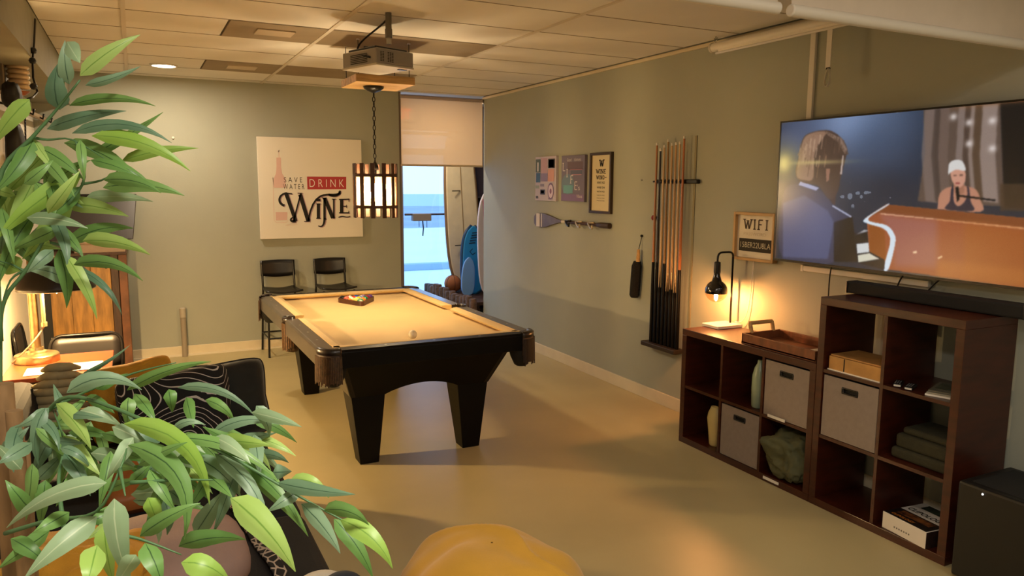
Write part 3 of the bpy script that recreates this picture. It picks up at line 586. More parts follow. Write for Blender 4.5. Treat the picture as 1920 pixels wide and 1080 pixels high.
e1 = ((A_-B_).normalized()); e2 = ((C_-B_).normalized()); bi = 0
# even lattice: five rows from the corner nearest the camera
mid = ((e1+e2)/2).normalized(); perp = Vector((-mid.y, mid.x))
if perp.dot(A_-B_) < 0: perp = -perp
for r_ in range(5):
    for k in range(r_+1):
        p = apex+mid*(r_*br_*2*.868)+perp*((k-r_/2)*-br_*2.0); c, nm = ballc[order[bi]]; striped = 'striped' in nm
        o = thing('pool_ball', nm+' pool ball inside the triangle rack', 'ball', (p.x, p.y, .762), 'racked pool balls')
        b_ = MB().sphere((p.x, p.y, .762+br_), br_, 20).build('ball', mat('ball_ivory' if striped else 'ball_'+c, 'e6dcc2' if striped else c, .12, coat=.5), o, smooth=True)
        if striped:
            mb = MB(); mb.lathe([(br_*1.004*math.cos(t*.12), br_*1.004*math.sin(t*.12)) for t in range(-5, 6)], (0, 0, 0), 20, closed=False)
            Rm = Matrix.Rotation(random.uniform(0, 3), 3, 'Z') @ Matrix.Rotation(random.uniform(.3, 1.3), 3, 'X'); mb.v = [tuple(Rm @ Vector(v)+Vector((p.x, p.y, .762+br_))) for v in mb.v]
            mb.build('stripe', mat('ball_'+c, c, .12, coat=.5), o, smooth=True)
        bi += 1
o = MB().sphere((1.535, 4.48, .762+.0285), .0285, 24).build('cue_ball', mat('ball_ivory', 'e6dcc2', .12, coat=.5), smooth=True); tag(o, 'plain ivory cue ball alone near the front rail', 'ball')

# ------------------------------------------------------------------ pendant over the table, its board, projector
PX, PY = 1.605, 5.49
hb = thing('hanging_board', 'pale wooden board hung under the ceiling on wires above the pendant', 'board', (1.63, 5.49, 2.44))
zb_ = 2.44
mb = MB(); k0 = 0
for k in range(3):
    a = 1.40+.0; B('plank', pine, hb, 1.42, 1.85, 5.28+k*.142, 5.28+k*.142+.138, zb_+.0, zb_+.055, bevel=.004)
for x, yy in ((1.45, 5.66), (1.82, 5.66), (1.45, 5.32), (1.82, 5.32)):
    MB().tube([(x, yy, zb_+.055), (x, yy, ZC)], .003, 5).build('wire', metalb, hb); MB().tube([(x, yy, ZC-.012), (x, yy, ZC-.002)], .012, 8).build('ceiling_hook', whitem, hb)
pl = thing('pendant_light', 'round pendant lamp of dark wooden slats glowing over the pool table', 'light', (PX, PY, 1.5))
MB().lathe([(.075, 2.438), (.072, 2.425), (.05, 2.41), (.012, 2.395)], (PX, PY, 0), 24).build('canopy', blackm, pl, smooth=True)
z = 2.40; i = 0
while z > 1.91:
    mb = MB(); R_ = .016
    pts = [(R_*.6*math.cos(t*PI/5), R_*1.25*math.sin(t*PI/5)) for t in range(11)]
    mb.tube([(PX+(p if i % 2 else 0), PY+(0 if i % 2 else p), z-.018+q) for p, q in pts], .0035, 5, caps=False); mb.build('chain_link', metalb, pl, smooth=True); z -= .034; i += 1
MB().tube([(PX, PY, 1.905), (PX, PY, 1.865), (PX, PY, 1.84)], [.006, .025, .03], 12).build('loop_cap', metalb, pl, smooth=True)
slatm = mat('slat_wood', '4a2c1a', .5, var=.3, vscale=10, stretch=(4, 4, 1))
for k in range(12):
    a = k*PI/6+.12; R_ = .158; M_ = Matrix.Translation((PX+R_*math.cos(a), PY+R_*math.sin(a), 0)) @ Matrix.Rotation(a, 4, 'Z')
    mb = MB(); mb.xf = M_; mb.box(-.005, .005, -.016, .016, 1.488, 1.885); mb.build('slat', slatm, pl, bevel=.002)
for zz in (1.570, 1.798):
    MB().lathe([(.148, zz-.011), (.164, zz-.011), (.164, zz+.011), (.148, zz+.011), (.148, zz-.011)], (PX, PY, 0), 36, closed=False).build('hoop', slatm, pl, smooth='auto')
mb = MB(); mb.box(PX-.155, PX+.155, PY-.008, PY+.008, 1.791, 1.805); mb.box(PX-.008, PX+.008, PY-.155, PY+.155, 1.791, 1.805); mb.tube([(PX, PY, 1.84), (PX, PY, 1.78)], .012, 8); mb.build('spider', metalb, pl)
ribg = glassy('ribbed_glass', 'fff0d2', .9, .1, milk='fff0d0', milkmix=.10)
mb = MB(); prof_ = []
N = 72; ring = [.136+.004*(k % 2) for k in range(N)]
mb.grid(N, 2, lambda u, v: (PX+ring[int(round(u*N)) % N]*math.cos(u*2*PI), PY+ring[int(round(u*N)) % N]*math.sin(u*2*PI), 1.575+v*.215), closeu=True); mb.build('glass_cylinder', ribg, pl)
MB().tube([(PX, PY, 1.785), (PX, PY, 1.74)], .02, 12).build('socket', brass, pl)
MB().lathe([(.012, .085), (.02, .06), (.036, .02), (.040, -.01), (.032, -.035), (.015, -.048), (.002, -.05)], (PX, PY, 1.655), 20).build('bulb', emis('bulb_glow', 'ffe2b2', P_BULB), pl, smooth=True)

pj = thing('projector', 'silver and black ceiling projector on a grey pole, facing the side wall', 'projector', (1.42, 4.45, 2.45))
# body set turned a little so that its long vented side shows
def obox(c, ux, uy, sx, sy, z0, z1):
    ux = Vector(ux).normalized(); uy = Vector(uy).normalized(); c = Vector(c); q = [(-1, -1), (1, -1), (1, 1), (-1, 1)]
    return [tuple(c+ux*a*sx/2+uy*b*sy/2+Vector((0, 0, z0))) for a, b in q], [tuple(c+ux*a*sx/2+uy*b*sy/2+Vector((0, 0, z1))) for a, b in q]
Pa = on_z(706, 120, 2.455); Pb = on_z(775, 130, 2.455); Pc = on_z(684, 137, 2.455)
uxp = (Pb-Pa).normalized(); uyp = Vector((-uxp.y, uxp.x, 0)); wx = .285; wy = .36
pc_ = Pa+uxp*wx/2+uyp*wy/2; pc_.z = 0
silver = mat('projector_silver', '9a958e', .35, metal=.3)
MB().hexa(*obox(pc_, uxp, uyp, wx, wy, 2.463, 2.556)).build('body', silver, pj, bevel=.008)
MB().hexa(*obox(pc_, uxp, uyp, wx+.004, wy+.004, 2.452, 2.464)).build('bottom_plate', mat('projector_base', 'c9c0ae', .45), pj, bevel=.003)
MB().hexa(*obox(pc_, uxp, uyp, wx*.86, wy*.8, 2.556, 2.573)).build('top_plate', blackm, pj, bevel=.006)
for s_ in (-1, 1): MB().tube([tuple(pc_+uxp*s_*.09+Vector((0, 0, 2.57))), tuple(pc_+uxp*s_*.09+Vector((0, 0, 2.585)))], .014, 10).build('mount_foot', blackm, pj)
mb = MB()
for g_, n_ in ((.02, 2), (.075, 3)):
    for k in range(n_*1):
        for r_ in range(7):
            c_ = Pa+uxp*(g_+.014+k*.016)+Vector((0, 0, 2.480-Pa.z+r_*.0088))-uyp*.0015; h = Vector((0, 0, .0022)); w = uxp*.006
            mb.add([c_-w-h, c_+w-h, c_+w+h, c_-w+h], [(0, 1, 2, 3)])
mb.build('vent_slots', blackmat, pj)
Ls = Pa+uyp*wy*.5
for r_ in range(6):
    mb = MB(); c_ = Ls-uxp*.002+Vector((0, 0, 2.476-Ls.z+r_*.01)); mb.add([c_-uyp*.09, c_+uyp*.09, c_+uyp*.09+Vector((0, 0, .005)), c_-uyp*.09+Vector((0, 0, .005))], [(0, 1, 2, 3)]); mb.build('side_vent', blackmat, pj)
c_ = Pb-uxp*.05+uyp*.05; MB().hexa(*obox((c_.x, c_.y, 0), uxp, uyp, .055, .03, 2.449, 2.4525)).build('lens_foot', blackm, pj)
top = on_z(729, 78, 2.575)
MB().tube([(top.x, top.y, 2.56), (top.x, top.y, 2.60)], .016, 12).build('swivel', chrome, pj, smooth='auto')
MB().tube([(top.x, top.y, 2.595), (top.x, top.y, 2.645), (top.x, top.y, 2.65), (top.x, top.y, ZC)], [.022, .022, .0185, .0185], 16).build('pole', mat('grey_pole', '77746c', .35, metal=.5), pj, smooth='auto')
cab = bez([tuple(Vector((top.x-.01, top.y, 2.70))), tuple(at(700, 66, 4.75)), tuple(at(648, 84, 4.75)), tuple(at(662, 108, 4.8)), tuple(Pa+uyp*.05+Vector((0, 0, .05))-uxp*.03), tuple(Pa+uyp*.06+Vector((0, 0, .045)))], 20)
MB().tube(cab, .006, 7).build('cable', blackmat, pj, smooth=True)

# ------------------------------------------------------------------ shelving units (open cubes)
def cube_unit(label, ya, yb, nz, h):
    o = thing('cube_shelf', label, 'shelf', (3.26, (ya+yb)/2, 0), 'mahogany cube shelves'); xa, xb = 3.26, 3.65; n = round((yb-ya)/.38)
    t = .042
    B('top_panel', mahog, o, xa, xb, ya, yb, h-t, h, bevel=.002); B('bottom_panel', mahog, o, xa, xb, ya, yb, .0, t, bevel=.002)
    B('side_panel', mahog, o, xa, xb, ya, ya+t, t, h-t, bevel=.002); B('side_panel', mahog, o, xa, xb, yb-t, yb, t, h-t, bevel=.002)
    cw = (yb-ya-2*t-(n-1)*.018)/n; ch = (h-2*t-(nz-1)*.018)/nz
    for k in range(1, n): yy = ya+t+k*cw+(k-1)*.018; B('divider', mahog, o, xa+.003, xb, yy, yy+.018, t, h-t)
    for j in range(1, nz):
        zz = t+j*ch+(j-1)*.018
        for k in range(n): yy = ya+t+k*(cw+.018); B('shelf_board', mahog, o, xa+.004, xb, yy, yy+cw, zz, zz+.018)
    return o, cw, ch, t
YA, YM, YE = 2.03, 2.825, 3.945
u1, cw1, ch1, t_ = cube_unit('low mahogany cube shelf, two cells high, carrying the lit desk lamp', YM, YE, 2, .785)
u2, cw2, ch2, t_ = cube_unit('taller mahogany cube shelf, three cells high, under the television', YA, YM-.002, 3, 1.155)
def cell(unit, k, j):    # cell k from the near end, j from the floor
    ya, cw, ch = (YM, cw1, ch1) if unit == 1 else (YA, cw2, ch2)
    return ya+t_+k*(cw+.018), ya+t_+k*(cw+.018)+cw, t_+j*(ch+.018), t_+j*(ch+.018)+ch
def bin_(label, unit, k, j):
    a, b, c, d = cell(unit, k, j); o = thing('storage_bin', label, 'bin', (3.3, (a+b)/2, c), 'grey fabric bins')
    g = .006; x_ = 3.268; a += g; b -= g; c += .002; d -= .012; ym = (a+b)/2; hz = d-.058; hw = .047; hh = .014
    mb = MB(); mb.box(x_, x_+.008, a, b, c, hz-hh); mb.box(x_, x_+.008, a, b, hz+hh, d); mb.box(x_, x_+.008, a, ym-hw, hz-hh, hz+hh); mb.box(x_, x_+.008, ym+hw, b, hz-hh, hz+hh); mb.build('front', binm, o)
    mb = MB(); mb.box(x_+.008, 3.62, a, a+.006, c, d); mb.box(x_+.008, 3.62, b-.006, b, c, d); mb.box(x_+.008, 3.62, a, b, c, c+.006); mb.box(3.614, 3.62, a, b, c, d); mb.build('body', binm, o)
    mb = MB()
    ring = [(hw*math.cos(t*PI/8)*1.05+0, hh*1.15*math.sin(t*PI/8)) for t in range(17)]
    pts = [(x_-.001, ym+max(-hw, min(hw, 1.4*p)), hz+max(-hh, min(hh, 1.5*q))) for p, q in ring]
    mb.tube(pts, .004, 6, caps=False); mb.build('grommet', blackm, o, smooth=True)
    B('slot_backing', blackmat, o, x_+.012, x_+.016, ym-hw-.01, ym+hw+.01, hz-.02, hz+.02)  # black sheet behind the handle slot, keeps the hole dark
bin_('grey fabric bin in the lower middle cell of the low shelf', 1, 1, 0); bin_('grey fabric bin in the upper cell of the low shelf next to the tall shelf', 1, 0, 1); bin_('grey fabric bin in the middle row of the tall shelf', 2, 1, 1)
for z_, a_, b_ in ((.405, 3.02, 3.15), (.022, 3.04, 3.16)):
    o = B('shelf_label', whitep, None, 3.256, 3.2598, a_, b_, z_-.006, z_+.010); tag(o, 'thin white label strip on the '+('middle shelf edge' if z_ > .1 else 'bottom edge')+' of the low shelf', 'label', 'label strips on the low shelf')
a, b, c, d = cell(1, 2, 0)
o = MB(); o.lathe([(.030, 0), (.036, .01), (.042, .06), (.052, .13), (.060, .18), (.052, .22), (.036, .25), (.030, .265), (.026, .265), (.02, .20)], (3.325, a+.10, c), 24)
o.v = [(3.325+(v[0]-3.325)*.6, v[1], v[2]) for v in o.v]
o = o.build('wavy_vase', mat('cream_glaze', 'c9b67a', .25), smooth=True); tag(o, 'cream wavy vase in the lower far cell of the low shelf', 'vase')
a, b, c, d = cell(1, 1, 1)
o = MB().lathe([(.036, 0), (.042, .01), (.046, .12), (.044, .2), (.032, .25), (.018, .275), (.016, .295), (.012, .295)], (3.335, a+.085, c), 24).build('green_vase', mat('celadon_glaze', '8a9a86', .25), smooth=True); tag(o, 'tall pale green vase in the upper middle cell of the low shelf', 'vase')
# olive jacket stuffed in a cell
a, b, c, d = cell(1, 0, 0)
from mathutils import noise as NZ
def crumple(name, label, cat, cx_, cy_, cz_, rx, ry, rz_, m, amp=.25, fr=6, seed=0, flat=.0, n=48):
    mb = MB(); mb.sphere((0, 0, 0), 1, n)
    out = []
    for v in mb.v:
        p = Vector(v); q = Vector((math.copysign(abs(p.x)**.75, p.x), math.copysign(abs(p.y)**.75, p.y), math.copysign(abs(p.z)**.75, p.z)))
        k = 1+amp*NZ.noise(p*fr*.35+Vector((seed, 0, 0)))+amp*.55*(1-abs(NZ.noise(p*fr*.8+Vector((0, seed, 0)))*2))-amp*.3
        w = Vector((cx_+q.x*rx*k, cy_+q.y*ry*k, cz_+q.z*rz_*k)); w.z = max(w.z, cz_-rz_*(1-flat)); out.append(tuple(w))
    mb.v = out; o = mb.build(name, m, smooth=True); tag(o, label, cat); return o
crumple('olive_jacket', 'crumpled olive green jacket bulging from the lower cell of the low shelf', 'jacket', 3.37, 3.04, .185, .145, .150, .135, mat('olive_cloth', '5a5a3c', .85, var=.15, vscale=8, bump=.15, bscale=60), .30, 4.2, 3, flat=.05, n=72)
# wooden box, remotes, magazine, folded blankets, game box
a, b, c, d = cell(2, 1, 2)
o = thing('wooden_box', 'pale wooden box with a dark joint in the top left cell of the tall shelf', 'box', (3.4, b-.15, c))
B('body', mat('box_wood', 'c08f4e', .5, var=.2, vscale=10), o, 3.285, 3.50, a+.015, b-.015, c+.001, c+.075, bevel=.003); B('lid', mat('box_wood2', 'b3844a', .5, var=.2, vscale=10), o, 3.29, 3.505, a+.02, b-.02, c+.076, c+.085, bevel=.003); B('joint', blackmat, o, 3.283, 3.2855, b-.115, b-.110, c+.004, c+.074)
B('foot_strip', whitep, o, 3.280, 3.2845, a+.015, b-.012, c, c+.006)
o = thing('cable_bundle', 'black cables and a white plug behind the top left cell of the tall shelf', 'cables', (3.6, a+.06, c))
mb = MB()
for k in range(4): mb.tube(bez([(3.66, a+.03+k*.022, d+.02), (3.63-.01*k, a+.05, c+.25), (3.66, a+.08-k*.02, c+.12), (3.64, a+.02+k*.02, c+.02)], 12), .004, 5)
mb.build('cable', blackmat, o, smooth=True); B('plug', whitem, o, 3.64, 3.67, a+.04, a+.075, d-.06, d-.03, bevel=.004); B('adapter', blackm, o, 3.63, 3.67, a+.02, a+.08, d-.14, d-.08, bevel=.006)
a, b, c, d = cell(2, 0, 2)
for yy, x_, rz_, w_ in ((b-.035, 3.31, .5, 'nearest the divider'), (b-.10, 3.31, .4, 'nearest the magazine')):
    o = thing('remote_control', 'small black remote on the tall shelf, '+w_, 'remote', (x_+.02, yy, c), 'remotes on the tall shelf', local=True, rz=rz_)
    B('body', blackm, o, -.05, .05, -.02, .02, .001, .017, bevel=.005); B('end_cap', whitem, o, -.052, -.048, -.016, .014, .005, .013); 
    mb = MB(); [mb.box(-.035+i*.014, -.027+i*.014, -.012+j*.01, -.006+j*.01, .017, .0185) for i in range(5) for j in range(3)]; mb.build('buttons', mat('rubber_grey', '4a4a4a', .7), o)
o = thing('magazine_stack', 'stack of pale magazines lying in the top right cell of the tall shelf', 'magazines', (3.4, a+.1, c), local=True, rz=.35)
for k in range(3):
    B('magazine', [whitep, mat('mag_grey', '8e8a7c', .5), mat('mag_dark', '5e5c50', .4)][k], o, -.10+k*.006, .11, -.085, .075-k*.005, .001+k*.009, .009+k*.009)
B('cover_picture', mat('mag_cover', '3c4436', .4, var=.6, vscale=30), o, -.04, .09, -.06, .05, .027, .0282)
a, b, c, d = cell(2, 0, 1)
o = thing('folded_blankets', 'folded olive blankets stacked in the middle right cell of the tall shelf', 'blankets', (3.42, a+.15, c))
olv = mat('olive_blanket', '302e1c', .9, var=.2, vscale=20, bump=.2, bscale=120)
for k, (i_, h_) in enumerate(((0, .055), (.012, .07), (.03, .035))):
    z_ = c+.001+[0, .055, .125][k]; B('fold', olv, o, 3.31+i_, 3.58-i_, a+.012+i_*.6, b-.03-i_*1.2, z_, z_+h_, bevel=.018, seg=4)
a, b, c, d = cell(2, 0, 0)
gb = thing('game_box', 'board game box lettered CLIPOLOGY in the bottom right cell of the tall shelf', 'box', (3.28, b-.03, c), local=True, rz=math.radians(-6))
gw = .215; gl = .28; gh = .085      # local: +x into the shelf, -y towards the near end
gwh = mat('box_white', 'd6cfc6', .5); gdk = mat('box_black', '1c1412', .4)
B('carton', gwh, gb, 0, gl, -gw-.05, -.012, .001, gh, bevel=.0015)
yl, yr = -.012, -gw-.05
def tq(name, m, xa, xb, ya, yb, z=gh+.0008): return MB().add([(xa, ya, z), (xb, ya, z), (xb, yb, z), (xa, yb, z)], [(0, 3, 2, 1)]).build(name, m, gb)
tq('dark_band', gdk, .002, .115, yr+.004, yl-.002)
tq('artwork', mat('art_brown', '7c4a22', .5, var=.8, vscale=40, col2='2a1612'), .055, .105, yr+.035, yl-.035, gh+.0012)
tq('corner_picture', mat('art_green', '2c3c30', .5, var=.8, vscale=40), .205, .268, yr+.03, yl-.04, gh+.0012)
mb = MB(); put_text(mb, 'CLIPOLOGY', (.135, yl-.02, gh+.0016), (0, yr-yl+.045, 0), (.036, 0, 0), .02); mb.build('lettering', ink, gb)
mb = MB(); put_text(mb, 'CLIPOLOGY', (.018, yl-.03, gh+.0016), (0, -.13, 0), (.02, 0, 0), .02); mb.build('orange_lettering', mat('orange_ink', 'b06a24', .5), gb)
mb = MB(); put_text(mb, 'CLIPOLOGY', (.13, yr-.0008, .035), (.10, 0, 0), (0, 0, .018), .02); mb.build('side_lettering', ink, gb)
MB().add([(.0, yr-.0006, .002), (.10, yr-.0006, .002), (.085, yr-.0006, gh-.002), (.0, yr-.0006, gh-.002)], [(0, 1, 2, 3)]).build('side_artwork', mat('art_dark', '33201a', .5, col2='120c0a', vscale=30), gb)
mb = MB()
for k in range(7): mb.add([(-.0006, yl-.07-k*.014, .028), (-.0006, yl-.078-k*.014, .028), (-.0006, yl-.078-k*.014, .036), (-.0006, yl-.07-k*.014, .036)], [(0, 1, 2, 3)])
mb.build('small_icons', mat('icon_grey', '6a645c', .6), gb)

# tray, lamp on the low shelf
ZT = .785
tray = thing('serving_tray', 'wooden serving tray holding remotes on the low shelf', 'tray', (3.43, 3.14, ZT))
tw = mat('tray_wood', '7a4628', .45, var=.3, vscale=8, stretch=(1, 5, 1))
ta, tb, tc, td = 3.285, 3.60, 2.85, 3.42
B('base', tw, tray, ta, tb, tc, td, ZT+.001, ZT+.012)
for q in ((ta, ta+.012, tc, td), (tb-.012, tb, tc, td), (ta, tb, tc, tc+.012), (ta, tb, td-.012, td)): B('side', tw, tray, *q, ZT+.001, ZT+.062, bevel=.003)
mb = MB(); pth = [(3.36, td-.006, ZT+.055), (3.36, td+.012, ZT+.115), (3.54, td+.012, ZT+.115), (3.54, td-.006, ZT+.055)]
for p_, q_ in ((0, 1), (1, 2), (2, 3)): MB().tube([pth[p_], pth[q_]], .0125, 10).build('handle', pine, tray, smooth='auto')
for i, (x_, yy, rz_, w_) in enumerate(((3.34, 3.28, .2, 'nearest the lamp'), (3.38, 3.17, -.1, 'in the middle'), (3.36, 3.05, .1, 'nearest the tall shelf'))):
    o = thing('remote_control', 'black remote in the wooden tray, '+w_, 'remote', (x_, yy, ZT+.012), 'remotes in the tray', local=True, rz=PI/2+rz_)
    B('body', blackm, o, -.075, .075, -.02, .02, .001, .02, bevel=.006); mb = MB(); [mb.box(-.05+i*.016, -.042+i*.016, -.012+j*.01, -.006+j*.01, .02, .0215) for i in range(6) for j in range(3)]; mb.build('buttons', mat('rubber_grey', '4a4a4a', .7), o)
o = B('tray_leaflet', whitep, None, 3.45, 3.58, 2.88, 3.05, ZT+.014, ZT+.017); tag(o, 'white leaflet lying in the wooden tray', 'paper')

dl = thing('desk_lamp', 'black goose-neck desk lamp with a smoked globe bulb and white square base', 'lamp', (3.56, 3.88, ZT))
B('base', mat('marble_white', 'ddd6c8', .3), dl, 3.44, 3.655, 3.80, 3.965, ZT+.001, ZT+.022, bevel=.004)
LB = Vector((3.485, 3.885, 1.035)); xp = 3.62
pth = [(xp, 3.885, ZT+.02), (xp, 3.885, 1.26)]+[tuple(v) for v in bez([(xp, 3.885, 1.26), (xp, 3.885, 1.295), (xp-.04, 3.885, 1.295)], 5)]+[tuple(v) for v in bez([(LB.x+.04, 3.885, 1.295), (LB.x, 3.885, 1.295), (LB.x, 3.885, 1.255)], 5)]+[(LB.x, 3.885, 1.22)]
MB().tube(pth, .007, 8).build('stem', metalb, dl, smooth=True)
MB().lathe([(.012, .2), (.021, .195), (.023, .13), (.021, .12)], (LB.x, LB.y, LB.z), 18).build('socket', blackm, dl, smooth='auto')
prof = [(.020, .125), (.022, .105)]+[(.075*math.cos(t), .075*math.sin(t)) for t in [1.1, .9, .7, .5, .3, .12, -.05, -.2]]
MB().lathe(prof, tuple(LB), 28, closed=False).build('smoked_dome', mat('smoke_mirror', '1c1614', .06, metal=.6, coat=1), dl, smooth=True)
MB().lathe([(.075*math.cos(t), .075*math.sin(t)) for t in [-.2, -.3, -.5, -.7, -.9, -1.1, -1.3, -1.5]], tuple(LB), 28, closed=False).build('clear_globe', glassy('amber_glass', 'fbe6d2', .9, .02), dl, smooth=True)
MB().lathe([(.003, .03), (.011, .02), (.013, -.01), (.010, -.035), (.003, -.045)], (LB.x, LB.y, LB.z-.022), 12).build('filament', emis('filament_glow', 'ffb872', P_DESK), dl, smooth=True)
mb = MB(); mb.tube(bez([(3.64, 3.86, ZT+.03), (3.67, 3.78, ZT+.02), (3.675, 3.76, ZT+.1), (3.68, 3.755, 1.25)], 10), .0025, 5); mb.build('cord', whitem, dl)

# WIFI frame
o = wall_pic('wifi_frame', 'square oak frame reading WIFI PASSWORD beside the television', 3.555, 3.925, 1.245, 1.565, .045, mat('wifi_paper', 'e0d6c2', .85), mat('light_oak', 'b9935c', .5, var=.15), .018)
XF = XR-.0225; ink2 = mat('grey_brown_ink', '5a4a3c', .8)
mb = MB(); fn = lambda a, b: (XF, -a, b)
xw = -3.845
for ch_ in 'WIFI':
    mb = MB(); xw = slab(mb, ch_, xw, 1.455, .048, .062, .011, fn, gap=.4); mb.build('letter', ink2, o)
mb = MB(); rtext(mb, 'PASSWORD', XF, 3.845, 3.645, 1.412, 1.432, -.02); mb.build('faint_lettering', mat('tan_ink', 'b9a98c', .8), o)
rquad(o, 'dark_strip', mat('chalk_black', '2c261c', .8), XF, 3.592, 3.885, 1.305, 1.39)
mb = MB(); rtext(mb, '15BER22U8LA', XF-.001, 3.87, 3.60, 1.33, 1.367); mb.build('chalk_lettering', mat('chalk_white', 'c4bca4', .8), o)
for yy in (3.865, 3.775): pass

# ------------------------------------------------------------------ television
TX = 3.60
c1 = on_x(1463, 225, TX); c3 = on_x(1468, 490, TX); tt = 2.135; tbm = 1.275; tl_ = c1.y-.005; H_ = tt-tbm; W_ = 1.54; tr_ = tl_-W_
tv = thing('television', 'large wall-mounted flat television showing a piano concert', 'television', (TX+.05, (tl_+tr_)/2, tbm))
B('cabinet', blackm, tv, TX+.004, TX+.045, tr_, tl_, tbm, tt, bevel=.003); B('wall_mount', metalb, tv, TX+.045, XR, tr_+.45, tl_-.45, 1.5, 1.95)
mb = MB(); bz = .010
mb.box(TX-.003, TX+.004, tr_, tl_, tt-bz, tt); mb.box(TX-.003, TX+.004, tr_, tl_, tbm, tbm+bz*1.4); mb.box(TX-.003, TX+.004, tr_, tr_+bz, tbm+bz*1.4, tt-bz); mb.box(TX-.003, TX+.004, tl_-bz, tl_, tbm+bz*1.4, tt-bz); mb.build('bezel', blackm, tv)
NU, NV = 540, 300
uu, vv = np.meshgrid((np.arange(NU))/(NU-1), (np.arange(NV))/(NV-1))     # v from the top
def tvuv(x, y):      # crop pixel -> screen u, v
    p = on_x(1440+x/2.7, 160+y/2.7, TX); return ((tl_-p.y)/W_, (tt-p.z)/H_)
def inside(pts):
    q = [tvuv(*p) for p in pts]; m_ = np.zeros(uu.shape, bool); n = len(q)
    for i in range(n):
        xa, ya = q[i]; xb, yb = q[(i+1) % n]
        if ya == yb: continue
        c_ = ((ya > vv) != (yb > vv)) & (uu < (xb-xa)*(vv-ya)/(yb-ya)+xa); m_ ^= c_
    return m_
def soft(m_, k=1):
    a = m_.astype(float)
    for _ in range(k):
        a = (a+np.roll(a, 1, 0)+np.roll(a, -1, 0)+np.roll(a, 1, 1)+np.roll(a, -1, 1))/5
    return a[..., None]
def C3(h): return np.array([int(h[i:i+2], 16) for i in (0, 2, 4)], float)
def sm(rs, sc):      # smooth noise
    g = rs.rand(sc[1]+2, sc[0]+2); x = uu*sc[0]; y = vv*sc[1]; i = x.astype(int); j = y.astype(int); fx = x-i; fy = y-j; fx = fx*fx*(3-2*fx); fy = fy*fy*(3-2*fy)
    return (g[j, i]*(1-fx)+g[j, i+1]*fx)*(1-fy)+(g[j+1, i]*(1-fx)+g[j+1, i+1]*fx)*fy
rs = np.random.RandomState(4)
img = np.ones((NV, NU, 3))*C3('1b2738')
def glow(x, y, rx, ry, col, k):
    u, v = tvuv(x, y); global img; g = np.exp(-(((uu-u)/rx)**2+((vv-v)/ry)**2))[..., None]; img = img+(C3(col)-img)*g*k
glow(420, 170, .22, .25, '8fa6d0', .95); glow(150, 260, .14, .2, '4a5a7c', .8); glow(560, 320, .16, .3, '3a4c68', .7); glow(600, 520, .12, .12, '1a2434', .6)
def rounded(pts):
    out = []; n = len(pts)
    for i in range(n):
        a, b, c, d = (np.array(pts[(i+k-1) % n], float) for k in range(4))
        for t in (0, .2, .4, .6, .8): out.append(tuple(.5*((2*b)+(-a+c)*t+(2*a-5*b+4*c-d)*t*t+(-a+3*b-3*c+d)*t**3)))
    return out
def paint(pts, col, s_=1, k=1.0, organic=None):
    global img
    if organic or (organic is None and len(pts) > 6): pts = rounded(pts)
    a = soft(inside(pts), s_+2)*k; img = img*(1-a)+C3(col)*a
paint([(790,100),(1230,60),(1230,620),(760,590),(800,330)], '5b4b42', 2)
for x0_, x1_, c_ in ((800,860,'7c6c66'),(880,930,'6e5c54'),(975,1010,'8c7c76'),(1035,1060,'97857c'),(1095,1175,'a08e86'),(850,880,'453a36'),(1010,1035,'4a3a32'),(1060,1095,'54402f')):
    paint([(x0_,90),(x1_,80),(x1_-15,350),(x1_,600),(x0_,590),(x0_-20,350)], c_, 4, .75)
for x, y in ((1025,180),(1145,170),(1025,290),(1145,315),(945,150)): glow(x, y, .012, .02, 'e6dcd8', .8)
paint([(1185,60),(1400,40),(1400,640),(1205,620)], '0e1014', 3); paint([(1185,500),(1400,500),(1400,640),(1185,640)], '473626', 3, .8)
n_ = sm(rs, (60, 34))*sm(rs, (30, 17)); m_ = soft(inside([(380,490),(640,520),(640,600),(500,640),(330,600)]), 3)[..., 0]; img = img+(m_*(n_ > .5)*70)[..., None]
# man seen from behind
paint([(70,560),(150,500),(270,540),(330,610),(420,670),(380,740),(350,900),(70,890)], '30364e', 2)
paint([(70,600),(180,560),(300,640),(330,700),(300,890),(70,880)], '525a80', 5, .8); paint([(330,700),(425,668),(455,905),(330,905)], '101014', 2)
paint([(150,490),(260,510),(330,610),(340,560),(360,500),(330,470),(200,470)], '3c2824', 2)
paint([(160,485),(255,520),(240,535),(150,505)], 'a8b4dc', 1)
paint([(135,450),(150,360),(175,260),(230,228),(310,222),(370,262),(400,320),(390,370),(365,470),(340,560),(300,575),(250,510),(170,490)], '46342e', 2)
paint([(140,455),(155,350),(180,260),(230,232),(290,232),(250,300),(230,360),(225,470),(180,480)], 'a5826c', 3, .8)
paint([(290,225),(370,262),(400,320),(388,345),(352,280),(300,245)], '8a7468', 2, .9); paint([(290,420),(312,420),(305,480),(292,490)], '946a58', 1)
for k in range(46):
    a = rs.rand(); x_ = 150+a*225+rs.randn()*8; y_ = 235+rs.rand()*200*(1-.35*a); L_ = 30+rs.rand()*45; c_ = ['b8967c', '7c5c48', '5a4236', 'c8aa90'][rs.randint(4)] if x_ < 290 else ['3a2c28', '6a5244', '4c3a32'][rs.randint(3)]
    paint([(x_, y_), (x_+7, y_+2), (x_-L_*.12+6, y_+L_), (x_-L_*.12, y_+L_)], c_, 0, .45, organic=False)
for k in range(24):
    a = k/23; x_ = 150+a*250; y_ = 232+120*(2*a-1)**2-abs(rs.randn())*7; paint([(x_-7, y_+14), (x_, y_-6), (x_+8, y_+12)], '8a6a56' if a < .6 else '5c463a', 0, .7, organic=False)
glow(245, 690, .1, .22, '5e6890', .5); glow(130, 640, .06, .2, '565e84', .4)
paint([(375,350),(382,350),(372,450),(362,450)], 'b7a6a0', 1)
